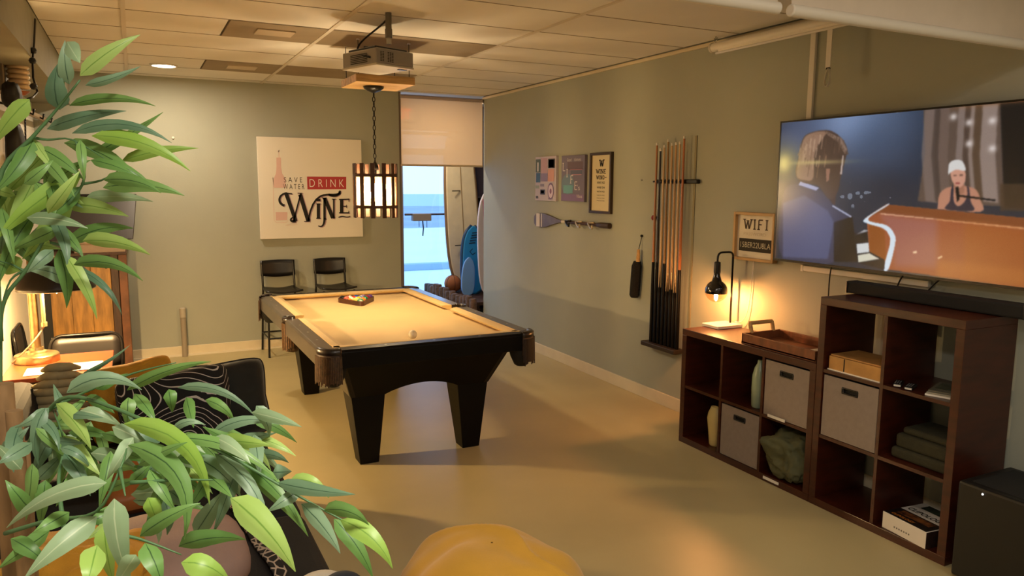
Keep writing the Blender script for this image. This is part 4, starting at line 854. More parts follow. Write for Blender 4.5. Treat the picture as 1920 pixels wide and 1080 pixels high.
glow(75, 393, .028, .05, 'fff4b8', 1.2); glow(75, 393, .08, .12, 'c8b060', .7); glow(230, 388, .14, .015, 'c9b878', .6)
for _ in range(3):
    paint([(325,610),(420,668),(418,674),(322,616)], 'b8c0dc', 1, .5)
# woman at the microphone
paint([(862,628),(870,560),(900,525),(945,512),(1010,512),(1060,530),(1082,580),(1084,645),(862,632)], 'b9826a', 1)
paint([(905,632),(925,590),(935,515),(945,512),(945,585),(965,615),(995,600),(1015,560),(1015,515),(1024,520),(1032,590),(1045,640)], '2e2a38', 1)
paint([(945,500),(1000,500),(1000,545),(975,560),(950,545)], 'a06e58', 1)
paint([(928,440),(935,420),(985,415),(1006,440),(1004,485),(985,515),(962,515),(938,485)], 'cc9680', 1)
paint([(918,450),(922,395),(950,375),(985,378),(1003,405),(1005,432),(960,425),(930,440)], 'd8d6d4', 1)
paint([(944,452),(960,452),(960,460),(944,460)], '503830', 1, .8); paint([(976,450),(992,450),(992,458),(976,458)], '503830', 1, .8); paint([(955,492),(978,492),(978,500),(955,500)], '8c3c3c', 1, .9)
paint([(955,520),(970,512),(975,580),(962,595)], '0c0c10', 1); paint([(970,556),(1160,582),(1160,590),(970,566)], '0c0c10', 1)
# piano
paint([(490,680),(600,607),(870,635),(1420,690),(1420,1060),(600,945),(590,940),(510,860),(500,700)], '985030', 1, organic=False)
paint([(490,680),(600,607),(870,635),(1420,690),(1420,745),(1200,715),(860,685),(560,650)], '7c4222', 2, organic=False)
paint([(560,655),(860,690),(860,935),(640,930),(640,780)], '9a6260', 60, .75); paint([(1000,700),(1420,750),(1420,1060),(1000,980)], '9c5422', 60, .8); paint([(860,900),(1420,960),(1420,1060),(860,1000)], 'b06a30', 50, .6)
paint([(510,700),(590,745),(600,900),(512,860)], '8a4a1c', 2)
paint([(488,682),(600,608),(604,614),(505,685),(600,715),(640,760),(645,810),(612,940),(585,938),(618,810),(612,765),(580,730),(500,705)], 'd6e6f4', 1)
paint([(570,652),(860,682),(860,687),(570,658)], 'f0c8a8', 1, .8); paint([(860,682),(1420,740),(1420,748),(860,688)], 'e0a878', 1, .8)
paint([(455,905),(585,935),(590,945),(458,910)], '0c0c10', 1); paint([(436,760),(500,735),(508,850),(590,895),(590,938),(455,908)], '16161c', 1)
paint([(446,812),(508,805),(512,855),(450,862)], 'd6dadc', 1); paint([(452,870),(512,860),(565,890),(456,908)], 'd8d6c4', 1)
for k in range(4): paint([(440+k*14,765-k*4),(450+k*14,762-k*4),(490+k*6,742),(486+k*4,738)], 'c8ccd4', 1, .7)
paint([(735,852),(755,848),(757,860),(737,862)], 'e6c8a8', 1); paint([(862,885),(885,873),(888,880),(866,892)], 'e6c8a8', 1)
img = np.clip(img+((rs.rand(NV, NU, 1))-.5)*4, 0, 255)/255
linr = np.where(img <= .04045, img/12.92, ((img+.055)/1.055)**2.4)
def color_grid(name, pos, colr, m_, par):
    nv, nu = colr.shape[:2]; off = ORIG[par.name]
    idx = np.arange(nu*nv).reshape(nv, nu); f = np.stack([idx[:-1, :-1], idx[1:, :-1], idx[1:, 1:], idx[:-1, 1:]], -1).reshape(-1, 4)
    me = bpy.data.meshes.new(name); P = (pos.reshape(-1, 3)-np.array(off))
    me.vertices.add(len(P)); me.vertices.foreach_set('co', P.ravel()); me.loops.add(f.size); me.loops.foreach_set('vertex_index', f.ravel()); me.polygons.add(len(f)); me.polygons.foreach_set('loop_start', np.arange(0, f.size, 4)); me.update(calc_edges=True)
    at_ = me.color_attributes.new('Col', 'FLOAT_COLOR', 'POINT'); at_.data.foreach_set('color', np.concatenate([colr.reshape(-1, 3), np.ones((len(P), 1))], 1).ravel())
    me.materials.append(m_); o = bpy.data.objects.new(name, me); COL.objects.link(o); o.parent = par; return o
pos = np.stack([np.full(uu.shape, TX-.001), tl_-bz-uu*(W_-2*bz), tt-bz-vv*(H_-2.4*bz)], -1)
color_grid('screen', pos, linr, vcol_mat('tv_picture', .60, .25), tv)
# raceways, cables
rc = thing('cable_raceway', 'white vertical cable cover running from the ceiling to the television', 'cable cover', (XR, 3.355, 1.5))
B('cover', whitem, rc, XR-.02, XR, 3.335, 3.375, 1.3, 2.71, bevel=.004); B('clip', whitem, rc, XR-.023, XR, 3.33, 3.38, 2.66, 2.685, bevel=.002)
rc = thing('cable_raceway', 'white horizontal cable cover low on the wall under the television', 'cable cover', (XR, 2.98, 1.24))
B('cover', whitem, rc, XR-.022, XR, 2.50, 3.33, 1.222, 1.256, bevel=.004); B('end_cap', whitem, rc, XR-.024, XR, 3.325, 3.345, 1.219, 1.259, bevel=.003)
o = thing('hanging_cables', 'thin black cables dropping from the television to the shelf', 'cables', (3.64, 2.7, 1.2))
for pts in ([(3.66, 3.10, 1.30), (3.655, 3.12, 1.22), (3.64, 3.10, 1.15), (3.66, 3.11, .9)], [(3.66, 2.40, 1.3), (3.655, 2.46, 1.25), (3.655, 2.52, 1.2), (3.66, 2.55, 1.05)], [(3.66, 2.62, 1.3), (3.66, 2.66, 1.25), (3.66, 2.69, 1.2), (3.66, 2.7, 1.0)]):
    MB().tube(bez(pts, 10), .004, 6).build('cable', blackmat, o, smooth=True)
sb = thing('soundbar', 'long black soundbar on top of the tall shelf', 'speaker', (3.55, 2.42, 1.155))
B('body', mat('speaker_cloth', '100e0d', .8, bump=.3, bscale=500), sb, 3.50, 3.59, 1.93, 2.86, 1.157, 1.222, bevel=.010); B('end_cap', blackm, sb, 3.498, 3.592, 2.855, 2.868, 1.156, 1.223, bevel=.006); B('end_cap', blackm, sb, 3.498, 3.592, 1.922, 1.935, 1.156, 1.223, bevel=.006)
sw = thing('subwoofer', 'black box subwoofer on the floor beside the tall shelf', 'speaker', (3.4, 1.75, 0))
B('body', mat('sub_black', '0d0c0c', .45), sw, 3.20, 3.58, 1.60, 1.965, .012, .455, bevel=.012); B('top_recess', blackmat, sw, 3.24, 3.54, 1.64, 1.925, .455, .458)
for x_, yy in ((3.24, 1.64), (3.54, 1.64), (3.24, 1.92), (3.54, 1.92)): MB().tube([(x_, yy, 0), (x_, yy, .014)], .018, 10).build('foot', blackmat, sw)
MB().sphere((3.1995, 1.855, .43), .004, 8).build('status_light', emis('led', 'ffffff', 6), sw)

# projection screen hanging along the right wall
ps_ = thing('projection_screen', 'rolled-up white pull-down projection screen hung along the right wall', 'screen', (3.6, 3.4, 2.6))
XS = 3.585
e0 = on_x(1336, 90, XS); zt_ = e0.z
MB().tube([(XS, e0.y, zt_), (XS, 2.1, zt_+.0)], .031, 16).build('case', whitem, ps_, smooth='auto', bevel=.004)
MB().tube([(XS, e0.y+.006, zt_), (XS, e0.y-.01, zt_)], .034, 16).build('end_cap', mat('cap_white', 'c9bfae', .5), ps_, smooth='auto')
MB().tube([(XS-.02, e0.y-.06, zt_-.045), (XS-.02, 2.2, zt_-.045)], .0085, 8).build('bottom_bar', whitem, ps_, smooth=True)
B('fabric_edge', whitep, ps_, XS-.021, XS-.019, 2.22, e0.y-.08, zt_-.045, zt_)
hk = on_x(1341, 66, XS)
mb = MB(); mb.tube([(XS, e0.y-.03, zt_+.03), (XS, e0.y-.03, zt_+.05), (XS, e0.y-.045, zt_+.06), (XS, e0.y-.045, ZC-.03), (XS, e0.y-.03, ZC-.02), (XS, e0.y-.03, ZC)], .0035, 6); mb.tube([(XS, e0.y-.03, zt_+.05), (XS, e0.y-.018, zt_+.06), (XS, e0.y-.018, ZC-.03), (XS, e0.y-.03, ZC-.02)], .0035, 6); mb.build('chain_hook', chrome, ps_, smooth=True)
sp = on_x(1557, 50, XS-.02); s1_ = on_x(1556, 128, XS-.02); s2_ = on_x(1553, 165, XS-.02)
mb = MB(); mb.box(XS-.022, XS-.018, sp.y-.017, sp.y+.017, s1_.z, zt_-.04); mb.build('pull_strap', whitem, ps_)
B('buckle', metalb, ps_, XS-.025, XS-.015, sp.y-.016, sp.y+.01, s1_.z-.004, s1_.z+.006)
mb = MB(); L_ = s1_.z-s2_.z
lp = bez([(XS-.02, sp.y-.004, s1_.z), (XS-.02, sp.y+.035, s1_.z-L_*.8), (XS-.02, sp.y+.02, s2_.z-.02), (XS-.02, sp.y-.035, s2_.z-.01), (XS-.02, sp.y-.02, s1_.z-L_*.5), (XS-.02, sp.y-.012, s1_.z)], 18)
for i in range(18):
    a, b = lp[i], lp[i+1]; mb.add([(a.x-.012, a.y-.004, a.z), (a.x+.012, a.y+.004, a.z), (b.x+.012, b.y+.004, b.z), (b.x-.012, b.y-.004, b.z)], [(0, 1, 2, 3)])
mb.build('loop', whitem, ps_, solid=.002)

# two roller shades near the camera
shm = mat('shade_fabric', 'e0cfba', .85, var=.03)
YS = 2.03; zs = 2.335
for xa, xb, lab in ((.75, 2.045, 'rolled-down cream shade overhead, the one nearer the middle of the room'), (2.10, 3.62, 'rolled-down cream shade overhead, the one nearer the television wall')):
    o = thing('overhead_shade', lab, 'shade', ((xa+xb)/2, YS, zs), 'cream shades overhead')
    B('fabric', shm, o, xa+.006, xb-.006, YS-.0015, YS+.0015, zs+.02, ZC-.03)
    MB().tube([(xa, YS, zs+.018), (xb, YS, zs+.018)], .022, 14).build('bottom_rail', mat('rail_white', 'e6dccb', .5), o, smooth='auto', bevel=.005)
    MB().tube([(xa, YS, ZC-.035), (xb, YS, ZC-.035)], .028, 14).build('roller', whitem, o, smooth='auto')

# ------------------------------------------------------------------ bar stools against the back wall
def make_stool(label, x, y, rz=0):
    o = thing('bar_stool', label, 'stool', (x, y, 0), 'black stools at the back wall', local=True, rz=rz)
    sh = .655; w = .17
    MB().grid(9, 9, lambda u, v: ((u-.5)*.36*(1-.12*v), -.20+v*.37, sh+.02*math.cos((u-.5)*PI)*-1+.012*(abs(v-.5)*2)**3)).build('seat', mat('black_plastic', '141212', .35), o, smooth=True, solid=.018)
    for sx in (-1, 1):
        MB().tube([(sx*.175, -.21, 0), (sx*.160, -.165, sh-.02)], .011, 8).build('leg', metalb, o, smooth='auto')
        MB().tube([(sx*.180, .215, 0), (sx*.160, .155, sh-.01), (sx*.158, .175, .80), (sx*.158, .195, .93)], .011, 8).build('leg', metalb, o, smooth='auto')
        MB().tube([(sx*.166, -.20, .19), (sx*.174, .198, .19)], .008, 6).build('side_bar', metalb, o)
    MB().tube([(-.17, -.20, .19), (.17, -.20, .19)], .009, 8).build('footrest', metalb, o)
    MB().tube([(-.17, .195, .19), (.17, .195, .19)], .008, 6).build('rear_bar', metalb, o)
    MB().grid(13, 5, lambda u, v: ((u-.5)*.345, .170+.03*math.cos((u-.5)*PI)+.02*v, .785+v*.155-(.02*math.cos((u-.5)*PI))*(1-v)+.004*v*math.cos((u-.5)*PI))).build('backrest', mat('black_plastic', '141212', .35), o, smooth=True, solid=.012)
    return o
s0 = make_stool('black bar stool at the back wall, farther from the entry', 1.30, 7.89, .0)
dup(s0, (1.85, 7.90, 0), .04, 'black bar stool at the back wall, nearer the entry')

# ------------------------------------------------------------------ pipe stub on the back wall
o = thing('pipe_stub', 'grey pipe stub standing up against the back wall', 'pipe', (.37, 8.10, 0))
pm = mat('grey_pipe', '9a8e7c', .45)
MB().tube([(.37, 8.10, 0), (.37, 8.10, .40)], .026, 14).build('pipe', pm, o, smooth='auto'); MB().tube([(.37, 8.10, .40), (.37, 8.10, .43), (.37, 8.10, .49), (.37, 8.10, .50)], [.030, .030, .030, .018], 14).build('cap', mat('pipe_cap', 'b0a694', .4), o, smooth='auto')

# ------------------------------------------------------------------ tall wooden cabinet in the far left corner, with what stands on it
cb = thing('wooden_cabinet', 'tall golden wood cabinet in the far left corner', 'cabinet', (-.4, 7.85, 0))
B('carcass', mat('cabinet_black', '151212', .5), cb, -.775, -.10, 7.62, 8.10, .02, 1.09)
for k in range(3): B('front_board', oak, cb, -.70+k*.158, -.70+k*.158+.156, 7.600, 7.62, .10, 1.05, bevel=.002)
B('stile', darkwood, cb, -.225, -.165, 7.59, 7.62, .0, 1.10, bevel=.003); B('stile', mat('reddish_wood', '7a4a2c', .5, var=.3, vscale=10), cb, -.160, -.095, 7.585, 8.1, .0, 1.10, bevel=.004)
B('top_board', darkwood, cb, -.775, -.09, 7.58, 8.11, 1.09, 1.112, bevel=.004); B('plinth', darkwood, cb, -.77, -.10, 7.61, 8.09, 0, .1)
MB().sphere((-.26, 7.585, .99), .018, 12).build('knob', blackm, cb, smooth=True)
o = thing('cardboard_box', 'plain beige box on top of the wooden cabinet', 'box', (-.25, 7.8, 1.112)); B('carton', mat('beige_card', 'b39c84', .8), o, -.50, -.10, 7.62, 8.0, 1.113, 1.205, bevel=.003); B('lid_edge', mat('beige_card2', 'a48c74', .8), o, -.502, -.098, 7.618, 8.002, 1.19, 1.208, bevel=.002)
o = thing('leaning_board', 'dark brown flat board leaning on the wall above the wooden cabinet', 'board', (-.25, 8.0, 1.208))
MB().hexa([(-.72, 7.86, 1.21), (-.03, 7.86, 1.21), (-.03, 7.90, 1.21), (-.72, 7.90, 1.21)], [(-.72, 8.08, 1.60), (.02, 8.08, 1.60), (.02, 8.12, 1.60), (-.72, 8.12, 1.60)]).build('board', mat('dark_board', '2c221c', .4), o, bevel=.006)
B('top_rail', blackm, o, -.72, .02, 8.07, 8.13, 1.595, 1.625, bevel=.004)

# ------------------------------------------------------------------ side table, papers, brass lamp, chairs
ZS = .68
st = thing('side_table', 'small side table with a red-brown top under the brass lamp', 'table', (-.43, 5.0, 0))
redtop = mat('red_brown_top', '8a3c1c', .3, var=.15, vscale=5, coat=.4)
B('tabletop', redtop, st, -.70, -.17, 4.72, 5.32, ZS-.025, ZS, bevel=.004)
mb = MB(); B('apron', darkwood, st, -.675, -.195, 4.745, 4.765, ZS-.14, ZS-.025); B('apron', darkwood, st, -.675, -.195, 5.275, 5.295, ZS-.14, ZS-.025); B('apron', darkwood, st, -.215, -.195, 4.765, 5.275, ZS-.14, ZS-.025)
for x_ in (-.68, -.23):
    for yy in (4.74, 5.26): B('leg', darkwood, st, x_, x_+.04, yy, yy+.04, 0, ZS-.025, bevel=.003)
B('lower_shelf', darkwood, st, -.675, -.195, 4.76, 5.28, .2, .22)
for k, q in enumerate(((-.60, -.44, 4.78, 4.97, .0), (-.40, -.22, 4.80, 5.0, .002))):
    o = B('paper_sheet', whitep, None, q[0], q[1], q[2], q[3], ZS+.001+q[4], ZS+.003+q[4]); tag(o, 'white paper on the side table, '+('nearer the lamp' if k == 0 else 'farther from the lamp'), 'paper', 'papers on the side table')
LX, LY = -.57, 5.17
bl = thing('brass_lamp', 'aged brass table lamp with a dark dome shade on the side table', 'lamp', (LX, LY, ZS))
MB().lathe([(.118, .001), (.120, .012), (.116, .040), (.110, .046), (.06, .052), (.055, .062), (.04, .068), (.036, .085)], (LX, LY, ZS), 36).build('base', brass, bl, smooth='auto')
MB().lathe([(.030, .07), (.026, .10), (.024, .40), (.030, .41), (.030, .42), (.022, .43), (.022, .47), (.030, .48), (.030, .49), (.018, .50), (.014, .62)], (LX, LY, ZS), 24).build('column', brass, bl, smooth='auto')
MB().tube([(LX+.05, LY-.02, ZS+.22), (LX+.05, LY-.02, ZS+.46)], .012, 12).build('side_tube', mat('bright_brass', 'd2bd8c', .25, metal=.9), bl, smooth='auto')
MB().tube([(LX+.05, LY-.02, ZS+.21), (LX+.05, LY-.02, ZS+.235)], .018, 12).build('collar', mat('bright_brass', 'd2bd8c', .25, metal=.9), bl, smooth='auto')
MB().tube([(LX+.03, LY-.04, ZS+.44), (LX+.085, LY-.06, ZS+.43)], [.012, .017], 12).build('knob', mat('bright_brass', 'd2bd8c', .25, metal=.9), bl, smooth=True)
for zz in (.43, .45, .47): MB().lathe([(.026, zz), (.030, zz+.004), (.026, zz+.008)], (LX, LY, ZS), 24, closed=False).build('ring', metalb, bl, smooth=True)
sc = Vector((-.44, 5.12, 1.115))
MB().tube([(LX, LY, ZS+.60), (sc.x, sc.y, 1.30), (sc.x, sc.y, 1.27)], .009, 8).build('arm', brass, bl, smooth=True)
MB().lathe([(.205, 0), (.200, .02), (.175, .09), (.12, .15), (.05, .175), (.02, .18)], tuple(sc), 36, closed=False).build('shade', mat('dark_bronze', '1c1816', .35, metal=.3), bl, smooth=True, solid=.004)
MB().lathe([(.203, -.002), (.208, .0), (.206, .004), (.201, .003)], tuple(sc), 36, closed=False).build('shade_rim', mat('rim_metal', 'c9c2b0', .25, metal=.8), bl, smooth=True)
MB().lathe([(.012, .07), (.02, .05), (.03, .01), (.028, -.01), (.012, -.025), (.002, -.028)], tuple(sc), 16).build('bulb', emis('brass_bulb', 'ffd290', P_BRASS), bl, smooth=True)
MB().tube(bez([(LX+.05, LY-.02, ZS+.21), (LX+.0, LY-.06, ZS+.12), (LX-.07, LY-.08, ZS+.06), (LX-.12, LY-.05, ZS+.01)], 10), .005, 6).build('cord', mat('cord_tan', 'a08a6c', .6), bl, smooth=True)
def make_chair(label, x, y, rz):
    o = thing('side_chair', label, 'chair', (x, y, 0), 'black chairs around the side table', local=True, rz=rz)
    B('seat', blackmat, o, -.21, .21, -.2, .2, .43, .465, bevel=.015)
    for sx in (-1, 1):
        MB().tube([(sx*.19, -.19, 0), (sx*.18, -.17, .44)], .012, 8).build('leg', metalb, o, smooth='auto'); MB().tube([(sx*.2, .21, 0), (sx*.185, .18, .44)], .012, 8).build('leg', metalb, o, smooth='auto')
    fr = [(-.19, .18, .44), (-.205, .215, .66)]+[tuple(v) for v in bez([(-.205, .225, .76), (-.20, .235, .835), (-.14, .235, .845)], 5)]+[tuple(v) for v in bez([(.14, .235, .845), (.20, .235, .835), (.205, .225, .76)], 5)]+[(.205, .215, .66), (.19, .18, .44)]
    MB().tube(fr, .011, 8).build('back_frame', metalb, o, smooth=True)
    MB().grid(9, 5, lambda u, v: ((u-.5)*.39, .215+.02*v+.02*math.cos((u-.5)*PI), .60+v*.235-.0)).build('backrest', mat('chair_back', '1b1715', .45), o, smooth=True, solid=.012)
    return o
c0 = make_chair('black chair tucked behind the side table, back to the wooden cabinet', -.33, 5.30, 0.0)
c0.scale = (1, 1, .895)
dup(c0, (-.53, 6.0, 0), PI/2, 'black chair by the left wall behind the brass lamp')

# ------------------------------------------------------------------ things on the left wall
el = thing('wall_lantern', 'ribbed amber glass wall light high on the left wall', 'light', (XL, 6.4, 2.2), )
w0 = at(38, 140, 5.2)
def near_wall(u, v, X=-.60): return on_x(u, v, X)
p0 = near_wall(34, 140)
B('back_plate', mat('plate_grey', '7c6c58', .5), el, XL, -.665, p0.y-.10, p0.y+.10, p0.z-.11, p0.z+.12, bevel=.006)
amber = mat('amber_glass_solid', 'cfb28a', .15, coat=.5, spec=.8)
for k in range(7):
    MB().lathe([(.052, -.014), (.062, -.006), (.062, .006), (.052, .014)], (-.60, p0.y, p0.z-.075+k*.03), 20).build('glass_rib', amber, el, smooth=True)
mb = MB(); mb.lathe([(.058, -.012), (.066, -.004), (.03, .006)], (-.60, p0.y, p0.z+.125), 18); mb.build('cap', metalb, el, smooth=True)
mb = MB(); mb.tube([(-.60, p0.y, p0.z-.10), (-.60, p0.y, p0.z-.125)], [.06, .03], 16); mb.build('foot', mat('copper', 'a05c40', .3, metal=.8), el, smooth='auto')
cr_ = thing('power_cable', 'thin black cord with beads dropping from the ceiling edge on the left wall', 'cable', (-.5, 5.3, 2.2))
cp = [(66, 36), (64, 80), (61, 115), (62, 145), (70, 172), (62, 182), (52, 186)]
MB().tube([tuple(near_wall(u, v, -.47)) for u, v in cp], .006, 6).build('cord', metalb, cr_, smooth=True)
for u, v in ((62, 95), (61, 114), (63, 162)): MB().sphere(tuple(near_wall(u, v, -.47)), .02, 8).build('bead', blackm, cr_, smooth=True)
rail = thing('coat_rail', 'wooden coat rail with black hooks on the left wall', 'rail', (-.7, 6, 2.0))
r0 = near_wall(20, 196, -.68); r1 = near_wall(88, 226, -.68)
MB().tube([tuple(r0), tuple(r1)], .022, 10).build('bar', mat('rail_wood_light', '8a7458', .5), rail, smooth='auto')
for t in (.05, .35, .65, .95):
    p = r0.lerp(r1, t); MB().tube([tuple(p+Vector((-.09, 0, .02))), tuple(p), tuple(p+Vector((.04, 0, -.02))), tuple(p+Vector((.05, 0, .02)))], .009, 6).build('hook', metalb, rail, smooth=True)
for nm, lab, cat_, (u, v), d_, sz, m_ in (
    ('black_bag', 'black bag hanging from the coat rail nearest the lantern', 'bag', (30, 282), -.62, (.05, .13, .17), mat('bag_black', '131010', .6)),
    ('black_hat', 'black hat hung beside the lantern on the left wall', 'hat', (22, 178), -.62, (.05, .10, .075), mat('bag_black', '131010', .6)),
    ('tan_purse', 'tan and rust purse hanging low from the coat rail', 'bag', (56, 300), -.64, (.05, .12, .12), mat('purse_tan', '8a5a3c', .6, var=.5, vscale=14)),
    ('woven_mask', 'brown woven wall ornament between the leaves on the left wall', 'ornament', (107, 262), -.755, (.04, .16, .13), mat('woven', '5c4630', .8, var=.6, vscale=22)),
    ('dark_hat', 'round dark hat hung lowest by the corner of the left wall', 'hat', (120, 292), -.755, (.05, .17, .10), mat('bag_black', '131010', .6))):
    p = near_wall(u, v, d_)
    crumple(nm, lab, cat_, p.x, p.y, p.z, sz[0], sz[1], sz[2], m_, .18, 5, hash(nm) % 7 if 0 else len(nm), n=28)
for u0, v0, v1, w_ in ((28, 235, 262, 'nearer'), (47, 215, 262, 'farther')):
    a = near_wall(u0, v0, -.66); b = near_wall(u0+1, v1, -.66); o = thing('hanging_chain', 'thin black chain hanging from the coat rail, the '+w_+' one', 'chain', tuple(b), 'chains on the coat rail')
    n = 7
    for k in range(n):
        q = a.lerp(b, (k+.5)/n); L_ = (a-b).length/n*.62; MB().tube([(q.x, q.y+.011*math.cos(t*PI/4), q.z+L_*math.sin(t*PI/4)) for t in range(9)], .005, 5, caps=False).build('link', metalb, o, smooth=True)

# ------------------------------------------------------------------ sofa along the left wall
sofam = mat('sofa_black', '0e0d0f', .85, var=.15, vscale=20, bump=.15, bscale=200); sofag = mat('sofa_skirt', '2e2a27', .85)
so = thing('sofa', 'long black sofa along the left wall facing the television', 'sofa', (-.1, 3.0, 0))
B('base', sofag, so, -.70, .52, 1.75, 4.22, .05, .30, bevel=.03, seg=3)
for x_ in (-.65, .42):
    for yy in (1.8, 4.1): B('foot', blackm, so, x_, x_+.05, yy, yy+.05, 0, .05)
for a, b in ((1.80, 2.95), (2.96, 4.12)): B('seat_cushion', sofam, so, -.45, .54, a, b, .30, .44, bevel=.05, seg=4)
B('backrest', sofam, so, -.72, -.45, 1.76, 4.2, .28, .80, bevel=.08, seg=4); B('armrest', sofam, so, -.68, .50, 4.12, 4.30, .10, .58, bevel=.07, seg=4)
# throw with a scale pattern along the seat edge
def pattern_mat(name, kind, dark, light, scale, width, stretch=(1, 1, 1)):
    m = bpy.data.materials.new(name); m.use_nodes = True; nt = m.node_tree; b = nt.nodes['Principled BSDF']; b.inputs['Roughness'].default_value = .85
    tc = nt.nodes.new('ShaderNodeTexCoord'); mp = nt.nodes.new('ShaderNodeMapping'); mp.inputs['Scale'].default_value = stretch; nt.links.new(tc.outputs['Object'], mp.inputs[0])
    r = nt.nodes.new('ShaderNodeValToRGB'); r.color_ramp.elements[0].color = (*lin(light), 1); r.color_ramp.elements[1].color = (*lin(dark), 1)
    r.color_ramp.elements[0].position = width; r.color_ramp.elements[1].position = width*1.35
    if kind == 'cells':
        t = nt.nodes.new('ShaderNodeTexVoronoi'); t.feature = 'DISTANCE_TO_EDGE'; t.inputs['Scale'].default_value = scale; nt.links.new(mp.outputs[0], t.inputs['Vector']); nt.links.new(t.outputs['Distance'], r.inputs[0])
    else:
        n = nt.nodes.new('ShaderNodeTexNoise'); n.inputs['Scale'].default_value = 3.2; n.inputs['Detail'].default_value = 0; nt.links.new(mp.outputs[0], n.inputs['Vector'])
        a = nt.nodes.new('ShaderNodeMath'); a.operation = 'MULTIPLY'; a.inputs[1].default_value = scale; nt.links.new(n.outputs[0], a.inputs[0])
        c = nt.nodes.new('ShaderNodeMath'); c.operation = 'FRACT'; nt.links.new(a.outputs[0], c.inputs[0]); nt.links.new(c.outputs[0], r.inputs[0])
    nt.links.new(r.outputs[0], b.inputs['Base Color']); return m
scales = pattern_mat('scale_pattern', 'cells', '0f0c0c', 'b7a593', 26, .07, (1.3, .8, 1)); contour = pattern_mat('contour_lines', 'lines', '0d0b0c', 'c9c2ba', 26, .10)
mb = MB(); sm_ = lambda t: t*t*(3-2*t)
Lc = [(388, 884), (430, 948), (493, 1043), (540, 1120)]; Rc = [(425, 872), (462, 974), (522, 1043), (575, 1120)]
def lerp_path(P_, t): t *= len(P_)-1; i = min(int(t), len(P_)-2); f = t-i; return (P_[i][0]+(P_[i+1][0]-P_[i][0])*f, P_[i][1]+(P_[i+1][1]-P_[i][1])*f)
th = []
for j in range(26):
    t = j/25; A = lerp_path(Lc, t); Bq = lerp_path(Rc, t)
    for i in range(9):
        s_ = i/8; p = on_z(A[0]+(Bq[0]-A[0])*s_, A[1]+(Bq[1]-A[1])*s_, .462); th.append((p.x, p.y, .456+.008*math.sin(t*19+s_*2)))
o = MB().add(th, [(j*9+i, j*9+i+1, j*9+i+10, j*9+i+9) for j in range(25) for i in range(8)]).build('patterned_throw', scales, smooth=True, solid=.008); tag(o, 'black throw with pale scale pattern lying along the sofa seat', 'throw')

def pillow(name, label, c, U, V, w, h, t, m, piping=None, wr=.1, seed=0, sag=.0):
    """soft cushion: c centre, U width direction, V height direction"""
    U = Vector(U).normalized(); V = Vector(V); V = (V-U*V.dot(U)).normalized(); N = U.cross(V); c = Vector(c)
    o = thing(name, label, 'cushion', tuple(c))
    n = 25
    def surf(sgn):
        def fn(a, b):
            x = 2*a-1; y = 2*b-1; cr_k = 1-.085*(abs(x)**5*abs(y)**5); e = max(0, (1-x**4)*(1-y**4))**.42; pin = 1-.07*(1-abs(y))**1.2*abs(x)-.0; pin2 = 1-.07*(1-abs(x))**1.2*abs(y)
            q = Vector((x*2.1, y*2.1, seed)); k = 1+wr*NZ.noise(q*1.6)+wr*.6*(abs(NZ.noise(q*3+Vector((5, 1, 2))))-.3)
            return c+U*(x*w/2*pin*cr_k)+V*(y*h/2*pin2*cr_k)+N*(sgn*t/2*e*k)
        return fn
    mb = MB(); mb.grid(n, n, surf(1)); mb.grid(n, n, surf(-1)); 
    b_ = mb.build('cover', m, o, smooth=True)
    if piping:
        f = surf(1); pts = [f(i/24, 0) for i in range(25)]+[f(1, i/24) for i in range(1, 25)]+[f(1-i/24, 1) for i in range(1, 25)]+[f(0, 1-i/24) for i in range(1, 25)]
        MB().tube(pts, .005, 6).build('piping', piping, o, smooth=True)
    return o
CF = Vector((fw.x, fw.y, 0)).normalized()
velv = mat('dark_green_velvet', '10140f', .8, var=.5, vscale=9, sheen=.25)
Wd = lambda a, up=1.0: (math.cos(a), math.sin(a), 0)
pillow('velvet_cushion', 'large dark green velvet cushion with black piping at the far end of the sofa', (.325, 3.99, .635), (1, .08, .03), (0, .28, 1), .50, .40, .17, velv, blackmat, .15, 1)
pillow('contour_cushion', 'black cushion with white contour lines in front of the velvet cushion', (.12, 3.66, .665), (1, -.15, .12), (0.0, .34, 1), .50, .46, .16, contour, None, .1, 3)
pillow('mustard_cushion', 'mustard yellow cushion standing behind the black cushion with lines', (-.06, 4.07, .675), (1, .10, .12), (0, .3, 1), .42, .38, .15, mat('mustard_linen', 'c08a22', .85, var=.12, vscale=12, bump=.2, bscale=200), None, .35, 5)
ribm = mat('sand_knit', 'a89a74', .9, var=.1, vscale=30)
rbp = thing('ribbed_cushion', 'sand coloured cushion with thick ribs at the corner of the sofa', 'cushion', (-.37, 4.05, .7))
for k in range(9):
    t = k/8; z_ = .88-t*.30; hw_ = .075+t*.12; cx_ = -.355-t*.05
    MB().tube([(cx_-hw_, 4.06, z_-.02), (cx_-hw_*.5, 3.99, z_+.004), (cx_, 3.965, z_+.01), (cx_+hw_*.5, 3.99, z_+.004), (cx_+hw_, 4.06, z_-.02)], [.010, .021, .023, .021, .010], 10).build('rib', ribm, rbp, smooth=True)
pillow('caramel_cushion', 'caramel brown leather cushion lying in the middle of the sofa', (.0, 3.30, .53), (1, .05, 0), (0, .9, .45), .38, .30, .13, mat('caramel_leather', 'a5622c', .5, var=.15, vscale=8), None, .15, 8)
o = crumple('round_cushion', 'round dusty pink cushion near the front of the sofa', 'cushion', .02, 2.52, .53, .25, .26, .12, mat('dusty_pink', '9a7f74', .85, var=.06, bump=.1, bscale=200), .05, 4, 2, n=40)
crumple('mustard_throw', 'mustard throw bunched at the near corner of the sofa', 'throw', -.22, 2.30, .60, .22, .24, .13, mat('mustard_linen', 'c08a22', .85), .2, 6, 9, n=48)

